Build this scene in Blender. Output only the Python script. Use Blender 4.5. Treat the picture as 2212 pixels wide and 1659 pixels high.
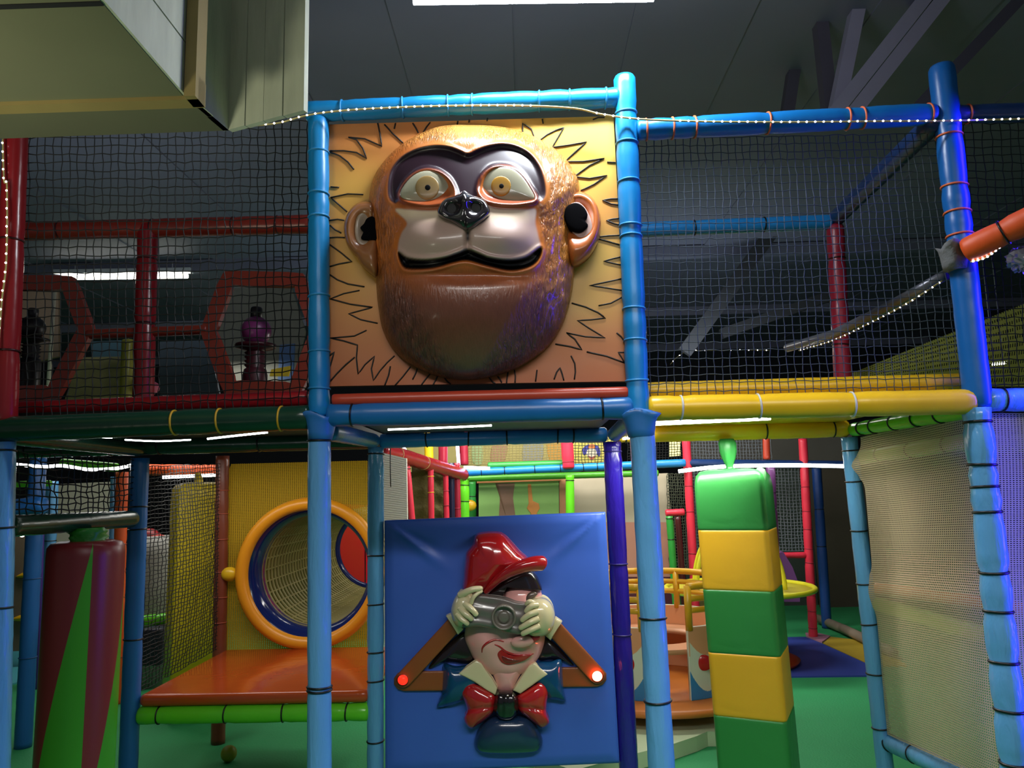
import bpy, math, random
import numpy as np
from mathutils import Vector, Matrix
random.seed(7)
for o in list(bpy.data.objects): bpy.data.objects.remove(o, do_unlink=True)
SC = bpy.context.scene
COL = SC.collection
# ------------------------------------------------------------------ camera
FPX = 1652.5
CAM = Vector((0.7585, -2.8003, 1.5))
YAW, PIT, ROL = -0.015049557, 0.139026863, 0.024437266
def _row(v):
    x, y, z = v
    x, y = math.cos(YAW)*x - math.sin(YAW)*y, math.sin(YAW)*x + math.cos(YAW)*y
    y, z = math.cos(PIT)*y + math.sin(PIT)*z, -math.sin(PIT)*y + math.cos(PIT)*z
    u, v = x, z
    return (math.cos(ROL)*u - math.sin(ROL)*v, math.sin(ROL)*u + math.cos(ROL)*v, y)
_e = [_row(e) for e in ((1,0,0),(0,1,0),(0,0,1))]
RGT = Vector([_e[i][0] for i in range(3)]); UPV = Vector([_e[i][1] for i in range(3)]); FWD = Vector([_e[i][2] for i in range(3)])
cd = bpy.data.cameras.new('camera'); cd.sensor_fit = 'HORIZONTAL'; cd.sensor_width = 36; cd.lens = FPX*36/2212; cd.clip_start = .05; cd.clip_end = 100
cam = bpy.data.objects.new('camera', cd); COL.objects.link(cam)
M = Matrix.Identity(4)
for i in range(3): M[i][0] = RGT[i]; M[i][1] = UPV[i]; M[i][2] = -FWD[i]; M[i][3] = CAM[i]
cam.matrix_world = M; SC.camera = cam
# ------------------------------------------------------------------ world, lights, exposure
SC.view_settings.view_transform = 'Standard'; SC.view_settings.look = 'None'
SC.view_settings.exposure = 0.0; SC.view_settings.gamma = 1.0
w = bpy.data.worlds.new('world'); SC.world = w; w.use_nodes = True
w.node_tree.nodes['Background'].inputs[0].default_value = (.62, .66, .72, 1)
w.node_tree.nodes['Background'].inputs[1].default_value = 0.13
def area(name, loc, aim, sx, sy, power, color=(1,1,1), spread=math.pi):
    l = bpy.data.lights.new(name, 'AREA'); l.shape = 'RECTANGLE'; l.size = sx; l.size_y = sy; l.energy = power; l.color = color; l.spread = spread
    o = bpy.data.objects.new(name, l); COL.objects.link(o); o.location = loc
    o.rotation_euler = (Vector(aim)-Vector(loc)).to_track_quat('-Z', 'Y').to_euler()
    return o
COOL = (.86, .93, 1.0)
area('hall_tube_light_a', (-0.3, -2.9, 3.3), (0.3, 1.2, -.4), 2.4, .10, 9, (1, .98, .94), math.radians(62))
area('hall_tube_light_b', (2.0, -3.0, 3.3), (1.2, 1.2, -.4), 2.4, .10, 9, (1, .98, .94), math.radians(62))
area('hall_tube_light_c', (0.9, -4.6, 3.9), (0.5, 0.5, 1.2), 2.4, .10, 9, (1, .98, .94))      # tubes of the hall behind the viewer
area('lamp_above_frame_light', (1.0, -0.26, 3.34), (1.02, -0.02, 2.3), .8, .06, 32, COOL)
area('lamp_above_frame_uplight', (0.88, -0.17, 3.42), (1.0, .5, 4.4), 1.0, .06, 14, COOL)
area('far_roof_fill', (1.0, 5.6, 2.9), (1.0, 6.4, 4.4), 5.0, .3, 26, (.8, .9, 1.0))  # added upward fill, stands in for bounced light on the far roof
area('left_roof_fill', (-2.6, 2.6, 2.9), (-2.6, 3.4, 4.4), 2.0, .2, 7, (.85, .9, 1.0))  # same kind of upward fill for the left roof, no lamp there
area('doorway_fill', (0.75, 3.0, 2.0), (-.1, 3.2, 1.4), .8, .1, 12, (1, .98, .92))  # added fill to brighten the slatted board in the doorway
area('warm_left_light', (-1.5, -2.3, 1.0), (-1.0, -.9, 2.7), .9, .3, 6.5, (1, .98, .74), math.radians(62))
area('blue_neon_light', (2.68, -0.12, 1.75), (2.3, -0.06, 1.7), .05, 2.3, 8, (.04, .015, 1.0), math.radians(95))
area('under_deck_light_mid', (1.55, .80, 1.72), (1.55, .9, 0.2), .9, .06, 14, (1, 1, .92))
area('under_deck_light_left', (-1.0, 1.5, 1.70), (-1.0, 1.7, 0.2), 1.4, .3, 9, (1, .98, .9))
area('far_hall_light_a', (1.0, 4.2, 2.7), (1.0, 5.5, .6), 3.0, .6, 95, (1, .98, .92))
area('far_hall_light_b', (-2.6, 3.8, 2.7), (-2.6, 4.2, .3), 2.2, .6, 26, (1, .98, .92))
area('carousel_light', (1.9, 2.6, 2.6), (1.9, 3.0, 0), 1.2, .3, 26, (1, .98, .9))
# ------------------------------------------------------------------ pixel helpers (frame 2212 x 1659)
def ray(px, py): return (RGT*((px-1106)/FPX) + UPV*((829.5-py)/FPX) + FWD)
def P(px, py, y):
    d = ray(px, py); return CAM + d*((y-CAM.y)/d.y)
def PZ(px, py, z):
    d = ray(px, py); return CAM + d*((z-CAM.z)/d.z)
def PX(px, py, x):
    d = ray(px, py); return CAM + d*((x-CAM.x)/d.x)
Y0, Y1, Y2 = 0.0, 1.077, 2.154
# ------------------------------------------------------------------ object helpers
ORG = {}
def link_mesh(name, verts, faces, mat, parent=None, smooth=True, mats=None, midx=None, origin=None):
    v = np.array([tuple(p) for p in verts], dtype=float)
    if origin is None:
        lo, hi = v.min(0), v.max(0)
        origin = Vector(((lo[0]+hi[0])/2, (lo[1]+hi[1])/2, lo[2] if parent is None else (lo[2]+hi[2])/2))
    me = bpy.data.meshes.new(name)
    me.from_pydata([tuple(p) for p in (v-np.array(origin))], [], faces)
    if mats:
        for m in mats: me.materials.append(m)
        if midx is not None: me.polygons.foreach_set('material_index', midx)
    else: me.materials.append(mat)
    if smooth: me.polygons.foreach_set('use_smooth', [True]*len(me.polygons))
    me.update()
    o = bpy.data.objects.new(name, me); COL.objects.link(o)
    place(o, origin, parent); return o
def place(o, origin, parent=None):
    ORG[o.name] = Vector(origin)
    if parent is not None:
        o.parent = parent; o.location = Vector(origin) - ORG[parent.name]
    else: o.location = Vector(origin)
def tag(o, label, cat, group=None, kind=None):
    o['label'] = label; o['category'] = cat
    if group: o['group'] = group
    if kind: o['kind'] = kind
    return o
def struct(o): o['kind'] = 'structure'; return o
def thing(name, label, cat, loc, group=None):
    o = bpy.data.objects.new(name, None); COL.objects.link(o); o.empty_display_size = .1
    place(o, Vector(loc)); return tag(o, label, cat, group)
def plabel(o, s): o['label'] = s; return o
# ------------------------------------------------------------------ materials
def lin(c): c /= 255; return c/12.92 if c <= .04045 else ((c+.055)/1.055)**2.4
def hx(s): s = s.lstrip('#'); return (lin(int(s[0:2],16)), lin(int(s[2:4],16)), lin(int(s[4:6],16)), 1)
MC = {}
def mat(name, color, rough=.4, spec=.5, metal=0, bump=0, bscale=20, var=0, vscale=4, emit=None, estr=0, coat=0, stretch=None, dist=0):
    if name in MC: return MC[name]
    m = bpy.data.materials.new(name); m.use_nodes = True; nt = m.node_tree; b = nt.nodes['Principled BSDF']
    c = hx(color) if isinstance(color, str) else color
    b.inputs['Base Color'].default_value = c; b.inputs['Roughness'].default_value = rough
    b.inputs['Metallic'].default_value = metal; b.inputs['Specular IOR Level'].default_value = spec
    b.inputs['Coat Weight'].default_value = coat; b.inputs['Coat Roughness'].default_value = .08
    tc = None
    if bump or var:
        tc = nt.nodes.new('ShaderNodeTexCoord'); mp = nt.nodes.new('ShaderNodeMapping'); nt.links.new(tc.outputs['Object'], mp.inputs[0])
        if stretch: mp.inputs['Scale'].default_value = stretch
    if var:
        n = nt.nodes.new('ShaderNodeTexNoise'); n.inputs['Scale'].default_value = vscale; n.inputs['Detail'].default_value = 5
        nt.links.new(mp.outputs[0], n.inputs['Vector'])
        r = nt.nodes.new('ShaderNodeMix'); r.data_type = 'RGBA'
        r.inputs[6].default_value = tuple(x*(1-var) for x in c[:3])+(1,); r.inputs[7].default_value = tuple(min(1, x*(1+var)) for x in c[:3])+(1,)
        nt.links.new(n.outputs['Fac'], r.inputs[0]); nt.links.new(r.outputs[2], b.inputs['Base Color'])
    if bump:
        n = nt.nodes.new('ShaderNodeTexNoise'); n.inputs['Scale'].default_value = bscale; n.inputs['Detail'].default_value = 3; n.inputs['Distortion'].default_value = dist
        nt.links.new(mp.outputs[0], n.inputs['Vector'])
        bp = nt.nodes.new('ShaderNodeBump'); bp.inputs['Strength'].default_value = bump; bp.inputs['Distance'].default_value = .01
        nt.links.new(n.outputs['Fac'], bp.inputs['Height']); nt.links.new(bp.outputs[0], b.inputs['Normal'])
    if emit:
        b.inputs['Emission Color'].default_value = hx(emit) if isinstance(emit, str) else emit; b.inputs['Emission Strength'].default_value = estr
    MC[name] = m; return m
def vinyl(name, color, rough=.33, bump=.25): return mat(name, color, rough, .5, bump=bump, bscale=14, var=.10, vscale=6, stretch=(1,1,.5))
def wrapped(name, color): return mat(name, color, .2, .6, bump=.75, bscale=26, var=.12, vscale=7, stretch=(1.2,1.2,.28), dist=.4)   # shiny loose film
BLUE = vinyl('vinyl_sky_blue', '#1280c0'); BLUEDIM = vinyl('vinyl_sky_blue_dimmed', '#125fa8'); BLUELOW = wrapped('film_light_blue', '#5f9fd2'); BLUEMID = vinyl('vinyl_mid_blue', '#2566ae')  # darker copy of sky blue stands for weaker light on the tall right post
PURPLE = wrapped('film_violet', '#231380'); YEL = vinyl('vinyl_yellow', '#e6b818'); DKGRN = vinyl('vinyl_dark_green', '#153b2b', .25)
LIME = vinyl('vinyl_lime', '#62c926', .25); RED = vinyl('vinyl_red', '#8e1c22', .25); DKRED = vinyl('vinyl_dark_red', '#7a2420')
ORED = vinyl('vinyl_orange_red', '#b8412a'); ORANGE = vinyl('vinyl_orange', '#e0551c', .5); CORAL = vinyl('vinyl_coral', '#dd3248')
FARBLUE = vinyl('vinyl_far_blue', '#1d7ec2'); NAVY = vinyl('vinyl_navy', '#1b3566'); GREEN = vinyl('vinyl_green', '#2f8f3a')
BROWN = vinyl('vinyl_brown', '#7c3b26'); PURP2 = vinyl('vinyl_plum', '#5c3260')
TIEB = mat('tie_black', '#08080a', .4); TIEO = mat('tie_orange', '#e06a3a', .5); TIEW = mat('tie_clear', '#c9c9bd', .4); TIEY = mat('tie_yellow', '#c89a1c', .5); TIEBL = mat('tie_blue', '#2a86c0', .4)
NETB = mat('net_black', '#0a0b0f', .7); NETG = mat('net_grey', '#2e3942', .7); NETD = mat('net_dark', '#15171c', .7); NETY = mat('net_tan', '#8c8250', .7)
LEDW = mat('led_white', '#ffffff', .5, emit='#ffffff', estr=14); LEDV = mat('led_violet', '#ffffff', .5, emit='#c9b0ff', estr=9)
LEDP = mat('led_point', '#ffffff', .5, emit='#fbf4ff', estr=14); CORD = mat('led_cord', '#b7a66a', .5)
# ------------------------------------------------------------------ geometry builders
def catmull(pts, n, closed=False):
    pts = [Vector(p) for p in pts]; N = len(pts); out = []
    segs = N if closed else N-1
    for s in range(segs):
        g = lambda i: pts[i % N] if closed else pts[max(0, min(N-1, i))]
        p0, p1, p2, p3 = g(s-1), g(s), g(s+1), g(s+2)
        for k in range(n):
            t = k/n; out.append(.5*((2*p1) + (p2-p0)*t + (2*p0-5*p1+4*p2-p3)*t*t + (3*p1-p0-3*p2+p3)*t**3))
    if not closed: out.append(pts[-1])
    return out
def sweep(path, radius, nseg=16, closed=False, caps=True, profile=None, up=None):
    """tube along a polyline: (verts, faces); radius a number or a list; profile: unit 2D points instead of a circle"""
    path = [Vector(p) for p in path]; n = len(path)
    R = radius if isinstance(radius, (list, tuple)) else [radius]*n
    prof = profile or [(math.cos(2*math.pi*i/nseg), math.sin(2*math.pi*i/nseg)) for i in range(nseg)]
    ns = len(prof); V = []; F = []
    T = []
    for i in range(n):
        a = path[(i-1) % n] if closed or i > 0 else path[i]; b = path[(i+1) % n] if closed or i < n-1 else path[i]
        t = b-a; T.append(t.normalized() if t.length > 1e-9 else Vector((0,0,1)))
    ref = Vector(up) if up else (Vector((0,0,1)) if abs(T[0].z) < .9 else Vector((0,-1,0)))
    for i in range(n):
        t = T[i]; s = ref - t*ref.dot(t)
        if s.length < 1e-6: s = t.orthogonal()
        s.normalize(); ref = s if not up else ref; q = t.cross(s)
        for (a, b) in prof: V.append(path[i] + (q*a + s*b)*R[i])
    m = n if closed else n-1
    for i in range(m):
        j = (i+1) % n
        for k in range(ns):
            l = (k+1) % ns; F.append((i*ns+k, i*ns+l, j*ns+l, j*ns+k))
    if caps and not closed:
        F.append(tuple(reversed(range(ns)))); F.append(tuple((n-1)*ns+k for k in range(ns)))
    return V, F
def merge(parts):
    V = []; F = []
    for v, f in parts:
        o = len(V); V += list(v); F += [tuple(i+o for i in q) for q in f]
    return V, F
def mergem(parts):   # (verts, faces, material index)
    V = []; F = []; I = []
    for v, f, m in parts:
        o = len(V); V += list(v); F += [tuple(i+o for i in q) for q in f]; I += [m]*len(f)
    return V, F, I
def boxm(lo, hi):
    x0, y0, z0 = lo; x1, y1, z1 = hi
    V = [(x0,y0,z0),(x1,y0,z0),(x1,y1,z0),(x0,y1,z0),(x0,y0,z1),(x1,y0,z1),(x1,y1,z1),(x0,y1,z1)]
    return [Vector(v) for v in V], [(0,3,2,1),(4,5,6,7),(0,1,5,4),(1,2,6,5),(2,3,7,6),(3,0,4,7)]
def slab(quad, thick):
    """a board from four corner points, thickened along thick (Vector)"""
    q = [Vector(p) for p in quad]; V = q + [p+Vector(thick) for p in q]; n = len(q)
    F = [tuple(range(n)), tuple(reversed(range(n, 2*n)))] + [(i, (i+1) % n, (i+1) % n+n, i+n)[::-1] for i in range(n)]
    return V, F
def rbox(lo, hi, r=.02, seg=4, nu=1):
    """box with rounded vertical corners and soft top and bottom edges"""
    x0,y0,z0 = lo; x1,y1,z1 = hi; V=[]; F=[]
    def ring(z, ins):
        pts=[]; rr=max(r-ins*.2,.002)
        for cx,cy,a0 in ((x1-r,y1-r,0),(x0+r,y1-r,90),(x0+r,y0+r,180),(x1-r,y0+r,270)):
            for k in range(seg+1):
                a=math.radians(a0+90*k/seg); pts.append(Vector((cx+(r-ins)*math.cos(a), cy+(r-ins)*math.sin(a), z)))
        return pts
    L=[]
    for k in range(seg+1):
        a=math.pi/2*k/seg; L.append((z0+r*.7*(1-math.sin(a)) , r*.7*(1-math.cos(math.pi/2-a)) if 0 else r*.7*(1-math.sin(math.pi/2*k/seg))*1.0))
    rings=[]
    for k in range(seg+1):
        a=math.pi/2*(k/seg); rings.append((z0+r*.7*(1-math.cos(a)), r*.7*(1-math.sin(a))))
    for k in range(seg+1):
        a=math.pi/2*(1-k/seg); rings.append((z1-r*.7*(1-math.cos(a)), r*.7*(1-math.sin(a))))
    ns=4*(seg+1)
    for z,i in rings: V+=ring(z,i)
    for j in range(len(rings)-1):
        for k in range(ns):
            l=(k+1)%ns; F.append((j*ns+k,j*ns+l,(j+1)*ns+l,(j+1)*ns+k))
    F.append(tuple(reversed(range(ns)))); F.append(tuple((len(rings)-1)*ns+k for k in range(ns)))
    return V,F
def padded(name, label, p0, p1, r, m, ties=(), tie_mat=None, cat='padded post', group=None, cap=True, puff=.10, nseg=18, droop=0, tie_w=.004, tails=False):
    """foam tube in a vinyl sleeve, squeezed where the ties sit; ties are its children"""
    p0, p1 = Vector(p0), Vector(p1); L = (p1-p0).length; d = (p1-p0)/L
    n = max(10, int(L/.03)); path = []; R = []
    rnd = random.Random(hash(label) % 9999 if False else len(label)*31+int(L*1000))
    for i in range(n+1):
        t = i/n; off = Vector((0,0,-droop*math.sin(math.pi*t)))
        path.append(p0+(p1-p0)*t+off)
        k = 1+rnd.uniform(-.018, .018)
        for tt in ties: k -= puff*math.exp(-((t-tt)*L/.022)**2)
        R.append(r*k)
    if cap:
        path = [path[0]-d*r*.35, path[0]-d*r*.25]+path+[path[-1]+d*r*.25, path[-1]+d*r*.35]; R = [r*.55, r*.86]+R+[r*.86, r*.55]
    V, F = sweep(path, R, nseg)
    if ties:
        root = thing(name, label, cat, Vector((min(p0.x,p1.x)/2+max(p0.x,p1.x)/2, (p0.y+p1.y)/2, min(p0.z,p1.z))), group)
        link_mesh('foam_sleeve', V, F, m, root)
        for tt in ties:
            c = p0+(p1-p0)*tt+Vector((0,0,-droop*math.sin(math.pi*tt)))
            tlt = Vector((rnd.uniform(-.06,.06), rnd.uniform(-.06,.06), rnd.uniform(-.06,.06)))
            ax = (d+tlt).normalized(); s = ax.orthogonal().normalized(); q = ax.cross(s); rr = r*(1-puff*.8)
            ring = [c+(s*math.cos(a)+q*math.sin(a))*(rr+.0015) for a in [2*math.pi*k/24 for k in range(24)]]
            tv = [sweep(ring, tie_w, 6, closed=True)]
            if tails:
                b = c+Vector((0,-1,0))*rr; tv.append(sweep([b, b+Vector((rnd.uniform(-.02,.02), -.014, -.02))], .002, 5))
            tv = merge(tv); link_mesh('zip_tie', tv[0], tv[1], tie_mat or TIEB, root)
        return root
    o = link_mesh(name, V, F, m); return tag(o, label, cat, group)
def net(name, label, A, B, C, D, nu, nv, r, m, sag=.01, cat='net', group=None, bulge=0, parent=None, wob=.004, seg=None, seed=1):
    """knotted net between corners A (low left) B (low right) C (up right) D (up left)"""
    A, B, C, D = map(Vector, (A,B,C,D)); rnd = random.Random(seed)
    nrm = (B-A).cross(D-A).normalized()
    G = {}
    def pt(i, j):
        if (i,j) not in G:
            u, v = i/nu, j/nv
            p = A*(1-u)*(1-v)+B*u*(1-v)+C*u*v+D*(1-u)*v
            e = math.sin(math.pi*u)*math.sin(math.pi*v)
            p = p + nrm*bulge*e + Vector((rnd.uniform(-1,1)*wob, rnd.uniform(-1,1)*wob*.5, rnd.uniform(-1,1)*wob - sag*math.sin(math.pi*u)*(1-abs(2*v-1))))
            G[(i,j)] = p
        return G[(i,j)]
    parts = []
    for i in range(nu+1): parts.append(sweep([pt(i,j) for j in range(nv+1)], r, 4, caps=False))
    for j in range(nv+1): parts.append(sweep([pt(i,j) for i in range(nu+1)], r, 4, caps=False))
    V, F = merge(parts); o = link_mesh(name, V, F, m, parent, smooth=False)
    return o if parent is not None else tag(o, label, cat, group)
def ledstring(name, label, pts, nled, rb=.0036, cat='light string', mcord=None, rc=.0035, gaps=()):
    """cord with tiny lamps; each lamp a child"""
    path = catmull(pts, 12)
    V, F = sweep(path, rc, 6)
    root = thing(name, label, cat, Vector(path[len(path)//2]))
    link_mesh('cord', V, F, mcord or CORD, root)
    cum = [0]
    for a, b in zip(path, path[1:]): cum.append(cum[-1]+(b-a).length)
    proto = None
    for k in range(nled):
        s = cum[-1]*(k+.5)/nled
        if any(a <= (k+.5)/nled <= b for a, b in gaps): continue
        i = max(j for j in range(len(cum)) if cum[j] <= s); i = min(i, len(path)-2)
        t = (s-cum[i])/max(1e-9, cum[i+1]-cum[i]); p = path[i]*(1-t)+path[i+1]*t+Vector((0,-.003,0))
        if proto is None:
            vv, ff = sphere(Vector((0,0,0)), rb, 8, 5)
            proto = link_mesh('lamp', vv, ff, LEDP, root, origin=Vector((0,0,0))); proto.location = p-ORG[root.name]
        else:
            c = proto.copy(); COL.objects.link(c); c.parent = root; c.location = p-ORG[root.name]
    return root
def sphere(c, r, nu=24, nv=14, sc=(1,1,1)):
    V = []; F = []
    for j in range(1, nv):
        a = math.pi*j/nv
        for i in range(nu):
            b = 2*math.pi*i/nu; V.append(Vector(c)+Vector((r*sc[0]*math.sin(a)*math.cos(b), r*sc[1]*math.sin(a)*math.sin(b), r*sc[2]*math.cos(a))))
    t = len(V); V.append(Vector(c)+Vector((0,0,r*sc[2]))); V.append(Vector(c)-Vector((0,0,r*sc[2])))
    for j in range(nv-2):
        for i in range(nu):
            k = (i+1) % nu; F.append((j*nu+i, (j+1)*nu+i, (j+1)*nu+k, j*nu+k))
    for i in range(nu):
        k = (i+1) % nu; F.append((t, i, k)); F.append(((nv-2)*nu+k, (nv-2)*nu+i, t+1))
    return V, F
def lathe(c, prof, n=40, axis='z', cap=True):
    V = []; F = []; m = len(prof)
    for (r, h) in prof:
        for i in range(n):
            a = 2*math.pi*i/n
            V.append(Vector(c)+(Vector((r*math.cos(a), r*math.sin(a), h)) if axis == 'z' else Vector((r*math.cos(a), h, r*math.sin(a)))))
    for j in range(m-1):
        for i in range(n):
            k = (i+1) % n; F.append((j*n+i, j*n+k, (j+1)*n+k, (j+1)*n+i))
    if cap and prof[0][0] > 1e-5: F.append(tuple(reversed(range(n))))
    if cap and prof[-1][0] > 1e-5: F.append(tuple((m-1)*n+i for i in range(n)))
    return V, F
def quad_px(pts, y): return [P(a, b, y) for a, b in pts]
def relief(name, outline, y0, h, m, parent, yback=None, center=None, p=2.2, rings=14, sub=5, extra=None, T=lambda u, v: (u, v), lean=None, smooth_outline=True, edge=.004):
    """raised moulded piece: outline (photo px through T) at depth y0, swelling towards the viewer by h, closed back to yback"""
    pts = [T(*q) for q in outline]
    if smooth_outline: pts = [(q.x, q.y) for q in catmull([(a, b, 0) for a, b in pts], sub, True)]
    else:
        o = []
        for i, a in enumerate(pts):
            b = pts[(i+1) % len(pts)]
            for k in range(sub): o.append((a[0]+(b[0]-a[0])*k/sub, a[1]+(b[1]-a[1])*k/sub))
        pts = o
    cx, cy = T(*center) if center else (sum(q[0] for q in pts)/len(pts), sum(q[1] for q in pts)/len(pts))
    n = len(pts); V = []; F = []
    def dep(x, y, t):
        d = h*(max(0, 1-t**p))**(1/p) + edge
        if extra: d += extra(x, y, t)
        return y0-d + (lean(x, y) if lean else 0)
    V.append(P(cx, cy, dep(cx, cy, 0)))
    for j in range(1, rings+1):
        t = math.sin(math.pi/2*j/rings)**.9 if p > 1.5 else j/rings
        for (x, y) in pts:
            X, Yp = cx+(x-cx)*t, cy+(y-cy)*t; V.append(P(X, Yp, dep(X, Yp, t)))
    for i in range(n): F.append((0, 1+i, 1+(i+1) % n))
    for j in range(rings-1):
        for i in range(n):
            k = (i+1) % n; a = 1+j*n; b = a+n; F.append((a+i, b+i, b+k, a+k))
    yb = y0 if yback is None else yback; o = len(V); a = 1+(rings-1)*n
    for i in range(n): q = V[a+i].copy(); q.y = yb; V.append(q)
    for i in range(n): k = (i+1) % n; F.append((a+i, o+i, o+k, a+k))
    F.append(tuple(o+i for i in range(n)))
    return link_mesh(name, V, F, m, parent)
def tube_px(name, pts, y, r, m, parent, T=lambda u, v: (u, v), sub=8, nseg=12, taper=None, closed=False):
    P3 = [P(*T(q[0], q[1]), q[2] if len(q) > 2 else y) for q in pts]
    path = catmull(P3, sub, closed)
    n = len(path)
    R = [r*(taper(i/(n-1)) if taper else 1) for i in range(n)]
    V, F = sweep(path, R, nseg, closed=closed); return link_mesh(name, V, F, m, parent)
# ------------------------------------------------------------------ the hall
FLOORM = mat('floor_green', '#2f9a5c', .65, bump=.3, bscale=80, var=.12, vscale=2.5)
V, F = slab([(-9,-3.6,0),(9,-3.6,0),(9,15,0),(-9,15,0)], (0,0,-.05)); struct(link_mesh('floor', V, F, FLOORM, smooth=False))
CEILM = mat('ceiling_sheet', '#6a6d80', .7, var=.15, vscale=1.2); DARKW = mat('wall_dark', '#23242c', .8, var=.2, vscale=1)
def ceil_mesh():
    parts = []; xs = [-9+.75*i for i in range(25)]
    for i, (a, b) in enumerate(zip(xs, xs[1:])):            # overlapping sheets with low ribs
        dz = .012 if i % 2 else 0
        parts.append(slab([(a,-3.6,4.4+dz),(b,-3.6,4.4+dz),(b,15,4.4+dz),(a,15,4.4+dz)], (0,0,.04)))
    for i in range(3):
        y = 6.2+3.2*i; parts.append(boxm((-9, y, 4.26), (9, y+.10, 4.4)))
    return merge(parts)
V, F = ceil_mesh(); struct(link_mesh('ceiling', V, F, CEILM, smooth=False))
for nm, q, t in (('wall_back', [(-9,15,0),(9,15,0),(9,15,4.5),(-9,15,4.5)], (0,.1,0)), ('wall_left', [(-9,-3.6,0),(-9,15,0),(-9,15,4.5),(-9,-3.6,4.5)], (-.1,0,0)), ('wall_right', [(9,-3.6,0),(9,15,0),(9,15,4.5),(9,-3.6,4.5)], (.1,0,0))):
    V, F = slab(q, t); struct(link_mesh(nm, V, F, DARKW, smooth=False))
# coloured floor mats at the far right and left
def floormat(name, label, px, color, h=.012):
    pts = [PZ(a, b, 0) for a, b in px]; V, F = slab(pts, (0,0,h))
    return tag(link_mesh(name, V, F, mat('mat_'+color.strip('#'), color, .6, var=.08), smooth=False), label, 'floor mat')
floormat('floor_mat', 'blue floor mat around the orange pedestal of the spinner', [(1560,1466),(1902,1462),(1880,1440),(1775,1392),(1740,1378),(1560,1382)], '#3247a0')
floormat('floor_mat', 'yellow floor mat behind the blue mat on the right', [(1778,1392),(1884,1441),(1960,1440),(1880,1388),(1795,1378)], '#b59a2c')
floormat('floor_mat', 'small pink floor mat at the foot of the coral post', [(1742,1377),(1776,1390),(1794,1377),(1770,1371),(1740,1370)], '#b07a90', .016)
floormat('floor_mat', 'pale blue floor mat far left between the posts', [(-60,1500),(102,1462),(150,1400),(-60,1410)], '#4ba3ae')
# fluorescent lamp hanging above the face frame
def fixture(name, label, a, b, m, r=.018, housing=True, hz=.05, group=None):
    a, b = Vector(a), Vector(b); root = thing(name, label, 'ceiling lamp', (a+b)/2, group)
    V, F = sweep([a, b], r, 12); link_mesh('tube', V, F, m, root)
    d = (b-a).normalized(); q = Vector((-d.y, d.x, 0))
    if housing:
        c0, c1 = a-d*.05, b+d*.05
        V, F = slab([c0-q*.05+Vector((0,0,r+.012)), c1-q*.05+Vector((0,0,r+.012)), c1+q*.05+Vector((0,0,r+.012)), c0+q*.05+Vector((0,0,r+.012))], (0,0,hz))
        link_mesh('housing', V, F, mat('lamp_housing', '#c9ccd4', .5), root, smooth=False)
        for t in (.12, .88):
            c = a.lerp(b, t); zt = 4.38
            V, F = sweep([c+Vector((0,0,hz+r)), Vector((c.x, c.y, zt))], .006, 6); link_mesh('hanging_rod', V, F, mat('lamp_housing', '#c9ccd4'), root)
    return root
FLUO = mat('fluorescent_tube', '#ffffff', .5, emit='#f4f8ff', estr=45)
pa = P(893, 1, -.18); pb = P(1412, -6, -.18)
fixture('fluorescent_lamp', 'bright white tube lamp hanging just above the blue frame of the monkey face', pa, pb, FLUO, .016, housing=False)
FLUO2 = mat('fluorescent_tube_far', '#ffffff', .5, emit='#fffbe8', estr=10)
z6 = P(265, 597, 6.2).z
fixture('fluorescent_lamp', 'long far tube lamp seen through the dark net over the hexagon windows', P(128, 600, 6.2), P(405, 596, 6.2), FLUO2, .03)
fixture('fluorescent_lamp', 'short lamp glowing low behind the hexagon window with the pink ball', P(508, 684, 8.5), P(528, 684, 8.5), FLUO2, .035, hz=.03)
fixture('fluorescent_lamp', 'short bright lamp in the distance behind the yellow net slide', P(2144, 788, 7), P(2172, 785, 7), FLUO2, .012, hz=.03)
# timber box hanging under the roof, upper left
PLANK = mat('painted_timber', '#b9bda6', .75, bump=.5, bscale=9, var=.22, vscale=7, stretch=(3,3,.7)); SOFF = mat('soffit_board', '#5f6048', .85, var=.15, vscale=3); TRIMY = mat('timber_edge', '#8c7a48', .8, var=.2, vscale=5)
GAP = mat('plank_gap', '#1b1a1c', .9)
root = thing('timber_roof_box', 'off-white boarded timber box hanging from the roof at the upper left', 'roof box', P(300, 250, -.3))
ZA = 2.72
A = PZ(495, 282, ZA); B = PZ(428, 224, ZA); L0 = PZ(-260, 309, ZA); L1 = PZ(-260, 238, ZA); Dp = PZ(657, 238, ZA)
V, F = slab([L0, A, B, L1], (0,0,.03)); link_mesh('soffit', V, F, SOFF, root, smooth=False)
def boards(p, q, h, n, nm, seed):
    rnd = random.Random(seed); p, q = Vector(p), Vector(q); d = q-p; nn = Vector((d.y, -d.x, 0)).normalized(); prts = []; u = 0; cuts = [0]
    for i in range(n): cuts.append(cuts[-1]+rnd.uniform(.7, 1.3))
    cuts = [c/cuts[-1] for c in cuts]
    for i in range(n):
        a = p+d*(cuts[i]+.004); b = p+d*(cuts[i+1]-.004); hh = h+rnd.uniform(-.05, .05); o = nn*rnd.uniform(0, .006)
        prts.append(slab([a+o, b+o, b+o+Vector((0,0,hh)), a+o+Vector((0,0,hh))], -nn*.02))
    V, F = merge(prts); return link_mesh(nm, V, F, PLANK, root, smooth=False)
boards(B+Vector((0,0,.0)), A, .95, 2, 'boarding', 3); boards(A, Dp, .62, 4, 'boarding', 5)
ZB = 2.66
a1 = PZ(397, 212, ZB+.0); e1 = PZ(430, 226, ZB); dy = Vector((0,-1,0))
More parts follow.
